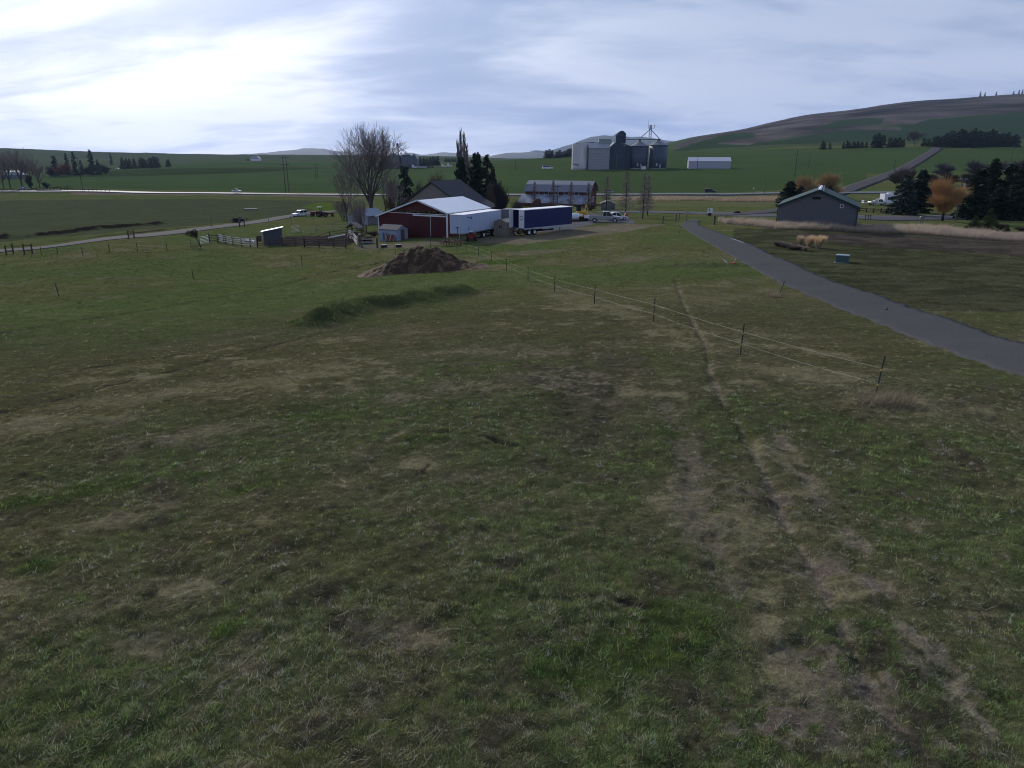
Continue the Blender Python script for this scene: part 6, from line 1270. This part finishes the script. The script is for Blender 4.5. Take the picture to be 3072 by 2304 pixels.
# ================= tall grasses =================
def blades(name, pos, h, lean, col, m, parent=None, w=.03, seed=0, wind=(.35, 0)):
    rs = np.random.default_rng(seed); n = len(pos); a = rs.random(n)*2*math.pi; sd_ = np.stack([np.cos(a), np.sin(a), np.zeros(n)], 1)*(w*np.ones(n))[:, None]/2
    tip = np.stack([rs.normal(0, lean, n)*h+wind[0]*h, rs.normal(0, lean, n)*h+wind[1]*h, h*rs.uniform(.75, 1.1, n)], 1); mid = tip*A([.35, .35, .6])
    V = np.stack([pos-sd_, pos+sd_, pos+mid+sd_*.8, pos+tip, pos+mid-sd_*.8], 1).reshape(-1, 3); o = np.arange(n)[:, None]*5
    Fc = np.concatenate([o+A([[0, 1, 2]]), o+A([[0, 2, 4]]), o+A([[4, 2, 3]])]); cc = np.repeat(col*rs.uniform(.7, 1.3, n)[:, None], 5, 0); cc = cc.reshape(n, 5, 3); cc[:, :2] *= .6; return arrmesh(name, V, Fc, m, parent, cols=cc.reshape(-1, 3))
m_blade = bpy.data.materials.new('grass_blades'); m_blade.use_nodes = True; N = m_blade.node_tree.nodes; L = m_blade.node_tree.links
at = N.new('ShaderNodeAttribute'); at.attribute_name = 'tint'; df = N['Principled BSDF']; df.inputs['Roughness'].default_value = .6; df.inputs['Specular IOR Level'].default_value = .2; L.new(at.outputs['Color'], df.inputs['Base Color'])
tl = N.new('ShaderNodeBsdfTranslucent'); L.new(at.outputs['Color'], tl.inputs['Color']); ms = N.new('ShaderNodeMixShader'); ms.inputs[0].default_value = .35; L.new(df.outputs[0], ms.inputs[1]); L.new(tl.outputs[0], ms.inputs[2]); L.new(ms.outputs[0], N['Material Output'].inputs['Surface'])
rs = np.random.default_rng(12)
def inrect(q0, q1, n):  # points between two photo polylines
    a = resamp(W(q0), 200); b = resamp(W(q1), 200); t_ = rs.random(n)*198; i = t_.astype(int); f = (t_-i)[:, None]; s = rs.random(n)[:, None]
    P = (a[i]*(1-f)+a[i+1]*f)*(1-s)+(b[i]*(1-f)+b[i+1]*f)*s; return np.stack([P[:, 0], P[:, 1], ground_z(P[:, 0], P[:, 1])], 1)
P = inrect([(2175, 672), (2340, 690), (2540, 695), (2760, 703), (3072, 726), (3500, 745)], [(2150, 663), (2340, 676), (2540, 683), (2760, 684), (3072, 708), (3500, 722)], 42000)
h = (.55+1.1*(fbm(P[:, 0], P[:, 1], 2.2, 4)-.15))*rs.uniform(.6, 1.15, len(P)); cc = np.where((fbm(P[:, 0], P[:, 1], 4, 3) > .5)[:, None], A([.46, .37, .28]), A([.36, .29, .24]))
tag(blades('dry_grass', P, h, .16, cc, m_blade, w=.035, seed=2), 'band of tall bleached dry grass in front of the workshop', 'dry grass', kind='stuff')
P = inrect([(1850, 604), (2080, 604), (2330, 606)], [(1850, 592), (2080, 593), (2330, 594)], 16000); cc = np.tile(A([.36, .27, .18]), (len(P), 1)); k = fbm(P[:, 0], P[:, 1], 8, 3) > .47; P = P[k]; cc = cc[k]
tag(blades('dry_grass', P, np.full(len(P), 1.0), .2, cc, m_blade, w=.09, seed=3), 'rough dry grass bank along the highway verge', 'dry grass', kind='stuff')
def clump(label, px, py, R_, H, n, col, seed, name='ornamental_grass', spread=.5, wind=(.25, 0)):
    p = gp(px, py); rs2 = np.random.default_rng(seed); a = rs2.random(n)*6.28; r = np.sqrt(rs2.random(n))*R_*.35; pos = np.stack([np.cos(a)*r, np.sin(a)*r, np.full(n, -.05)], 1)
    h = np.full(n, H)*rs2.uniform(.7, 1.05, n); w_ = .028; sd_ = np.stack([-np.sin(a), np.cos(a), 0*a], 1)*w_/2; out = rs2.random(n)**.7*R_*spread*2
    tip = np.stack([np.cos(a)*out+wind[0]*h, np.sin(a)*out, h-out*.25], 1); mid = tip*A([.4, .4, .65])
    V = np.stack([pos-sd_, pos+sd_, pos+mid+sd_, pos+tip, pos+mid-sd_], 1).reshape(-1, 3); o = np.arange(n)[:, None]*5; Fc = np.concatenate([o+A([[0, 1, 2]]), o+A([[0, 2, 4]]), o+A([[4, 2, 3]])])
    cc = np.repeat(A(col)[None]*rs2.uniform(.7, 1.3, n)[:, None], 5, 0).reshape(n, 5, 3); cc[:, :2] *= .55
    ob = arrmesh(name, V, Fc, m_blade, cols=cc.reshape(-1, 3)); ob.location = p; tag(ob, label, 'ornamental grass', 'ornamental grasses beside the drive')
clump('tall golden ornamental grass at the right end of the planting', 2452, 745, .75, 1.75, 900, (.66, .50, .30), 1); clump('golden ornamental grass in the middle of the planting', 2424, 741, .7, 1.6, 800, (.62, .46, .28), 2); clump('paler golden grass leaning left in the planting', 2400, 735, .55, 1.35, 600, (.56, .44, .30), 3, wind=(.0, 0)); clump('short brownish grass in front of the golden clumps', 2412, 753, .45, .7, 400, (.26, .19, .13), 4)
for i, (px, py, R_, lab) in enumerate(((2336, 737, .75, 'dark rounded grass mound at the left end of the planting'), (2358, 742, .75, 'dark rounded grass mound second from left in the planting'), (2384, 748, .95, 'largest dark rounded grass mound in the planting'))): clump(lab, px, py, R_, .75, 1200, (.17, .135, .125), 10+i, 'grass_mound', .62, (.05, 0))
# clump beside the near fence post
p = gp(2660, 1213); n = 420; P = np.stack([rs.normal(0, .55, n)+p.x, rs.normal(0, .28, n)+p.y, 0*np.zeros(n)], 1); P[:, 2] = ground_z(P[:, 0], P[:, 1])
tag(blades('dry_grass', P, rs.uniform(.2, .6, n), .35, np.tile(A([.25, .20, .13]), (n, 1)), m_blade, w=.012, seed=5, wind=(.55, .1)), 'tuft of long dry grass blown right at the nearest fence post', 'dry grass')
p = gp(2325, 893); n = 160; P = np.stack([rs.normal(0, .3, n)+p.x, rs.normal(0, .25, n)+p.y, 0*np.zeros(n)], 1); P[:, 2] = ground_z(P[:, 0], P[:, 1])
tag(blades('dry_grass', P, rs.uniform(.2, .5, n), .3, np.tile(A([.26, .20, .15]), (n, 1)), m_blade, w=.02, seed=6, wind=(.3, 0)), 'tuft of dry grass at the foot of the leaning post by the drive', 'dry grass')
# ================= pasture grass =================
def scatter(n, y0, y1, x0=-260, x1=3330, seed=1):
    rs = np.random.default_rng(seed); px = rs.uniform(x0, x1, n); py = rs.uniform(y0, y1, n); a = (px-1536)/F; t_ = (py-1152)/F; b = CP-t_*SP; c = -SP-t_*CP
    lo = np.full(n, 2.); hi = np.full(n, 400.)
    for _ in range(16):
        m_ = (lo+hi)/2; up = ZC+c*m_ > smooth_z(a*m_, b*m_); lo = np.where(up, m_, lo); hi = np.where(up, hi, m_)
    return a*hi, b*hi
onroad_poly = np.array(DRIVE_P)
def in_world_poly(x, y, poly): return inpoly(x, y, [tuple(q) for q in poly])
def pasture(nt, nb, y0, y1, seed, name):
    """nt tufts, each of nb blades sharing one tone; tufts thin out over bare soil"""
    x, y = scatter(nt, y0, y1, seed=seed); jx = (fbm(x, y, .5, 3)-.5)*1.3
    k = ~(in_world_poly(x+jx, y+jx, DRIVE_P) & in_world_poly(x-jx, y-jx, DRIVE_P)) & (y > 3) & (y < 112); k &= ell(x, y, (PILE_C.x, PILE_C.y+2), 7.2, 3.4, 0) > 1
    x, y = x[k], y[k]; z = ground_z(x, y); rs = np.random.default_rng(seed+50); r = np.hypot(x, y); col = paint(x, y, z)
    g = sm(-.004, .010, col[:, 1]-col[:, 0]*.93); keep = rs.random(len(x)) < (.34+.66*g); x, y, z, r, col = x[keep], y[keep], z[keep], r[keep], col[keep]; n = len(x)
    tone = np.exp(rs.normal(0, 1, n)*np.clip(.55*(22/np.maximum(r, 22))**.9, .12, .55)-.06)[:, None]*np.stack([rs.normal(1, .12, n), np.ones(n), rs.normal(1, .15, n)], 1)
    lush = sm(.014, .040, col[:, 1]-col[:, 0]); dm = polyline_d(x, y, MOUND_L); md = sm(2.6, 1.0, dm)
    straw = rs.random(n) < (.17+.38*sm(.48, .66, fbm(x-3, y+9, 1.7, 3)))*(1-.8*lush)
    sw_ = (.72*np.clip(20/np.maximum(r, 20), .18, 1)**1.3)[:, None]; tc_ = np.where(straw[:, None], A([.27, .235, .15])*sw_+col*(1-sw_), col*1.05)*tone*(GM*np.clip(1-(r-20)/140, .72, 1))[:, None]
    tr_ = (.035+.045*rs.random(n))*(1+.6*lush+.5*md)*np.maximum(1, r/14)**.6; hr_ = rs.random(n); tc_ = tc_*(.75+.6*hr_[:, None]); th_ = (.014+.048*hr_**1.6)*(1+.9*lush+2.2*md)*np.maximum(1, r/22)**.6
    I = np.repeat(np.arange(n), nb); N_ = n*nb; a = rs.random(N_)*2*math.pi; q = np.sqrt(rs.random(N_)); ox, oy = np.cos(a)*q*tr_[I], np.sin(a)*q*tr_[I]
    px1 = r[I]/710; w_ = np.maximum(.0035+.003*rs.random(N_), px1*.34); h = np.maximum(th_[I]*(1.15-.6*q)*rs.uniform(.5, 1.3, N_), px1*.55); b = rs.random(N_)*2*math.pi
    sd_ = np.stack([np.cos(b), np.sin(b), np.zeros(N_)], 1)*w_[:, None]*.5
    ln = np.stack([np.cos(a)*q*.9+rs.normal(.2, .4, N_), np.sin(a)*q*.9+rs.normal(0, .4, N_), rs.uniform(.5, 1., N_)], 1); ln /= np.linalg.norm(ln, axis=1)[:, None]; tip = ln*h[:, None]*1.5
    pos = np.stack([x[I]+ox, y[I]+oy, z[I]-.008], 1); V = np.stack([pos-sd_, pos+sd_, pos+tip], 1).reshape(-1, 3)
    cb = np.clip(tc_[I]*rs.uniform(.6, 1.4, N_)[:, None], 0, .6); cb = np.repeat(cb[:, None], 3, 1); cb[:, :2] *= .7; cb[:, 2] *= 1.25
    return arrmesh(name, V, np.arange(len(V)).reshape(-1, 3), m_blade, cols=cb.reshape(-1, 3))
GM = 1.95
tag(pasture(78000, 14, 745, 2400, 21, 'pasture_grass'), 'short green and straw coloured pasture grass covering the near field', 'grass', kind='stuff')
# loose straw stalks
x, y = scatter(5200, 850, 2400, seed=77); x, y = x+0, y+0; k = (~in_world_poly(x, y, DRIVE_P)) & (rs.random(len(x)) < .18+1.5*sm(.5, .68, fbm(x, y, 1.8, 3))*sm(6, -2, x)-.05*sm(2, 5, x)); x, y = x[k], y[k]; z = ground_z(x, y); n = len(x); r = np.hypot(x, y)
a = rs.normal(.9, .8, n); Ls = rs.uniform(.05, .20, n)*(1+r*.012); d = np.stack([np.cos(a), np.sin(a), rs.uniform(.0, .5, n)], 1)*Ls[:, None]; w_ = np.maximum(.005, r/710*.42); sd_ = np.stack([-np.sin(a), np.cos(a), 0*a], 1)*w_[:, None]*.5; pos = np.stack([x, y, z+.03], 1)
V = np.stack([pos-sd_, pos+sd_, pos+d+sd_*.6, pos+d-sd_*.6], 1).reshape(-1, 3); cc = np.repeat(A([[.34, .30, .22]])*rs.uniform(.6, 1.25, n)[:, None], 4, 0)
tag(arrmesh('straw', V, np.arange(len(V)).reshape(-1, 4), m_blade, cols=cc), 'loose pale straw stalks scattered over the near pasture', 'straw', kind='stuff')
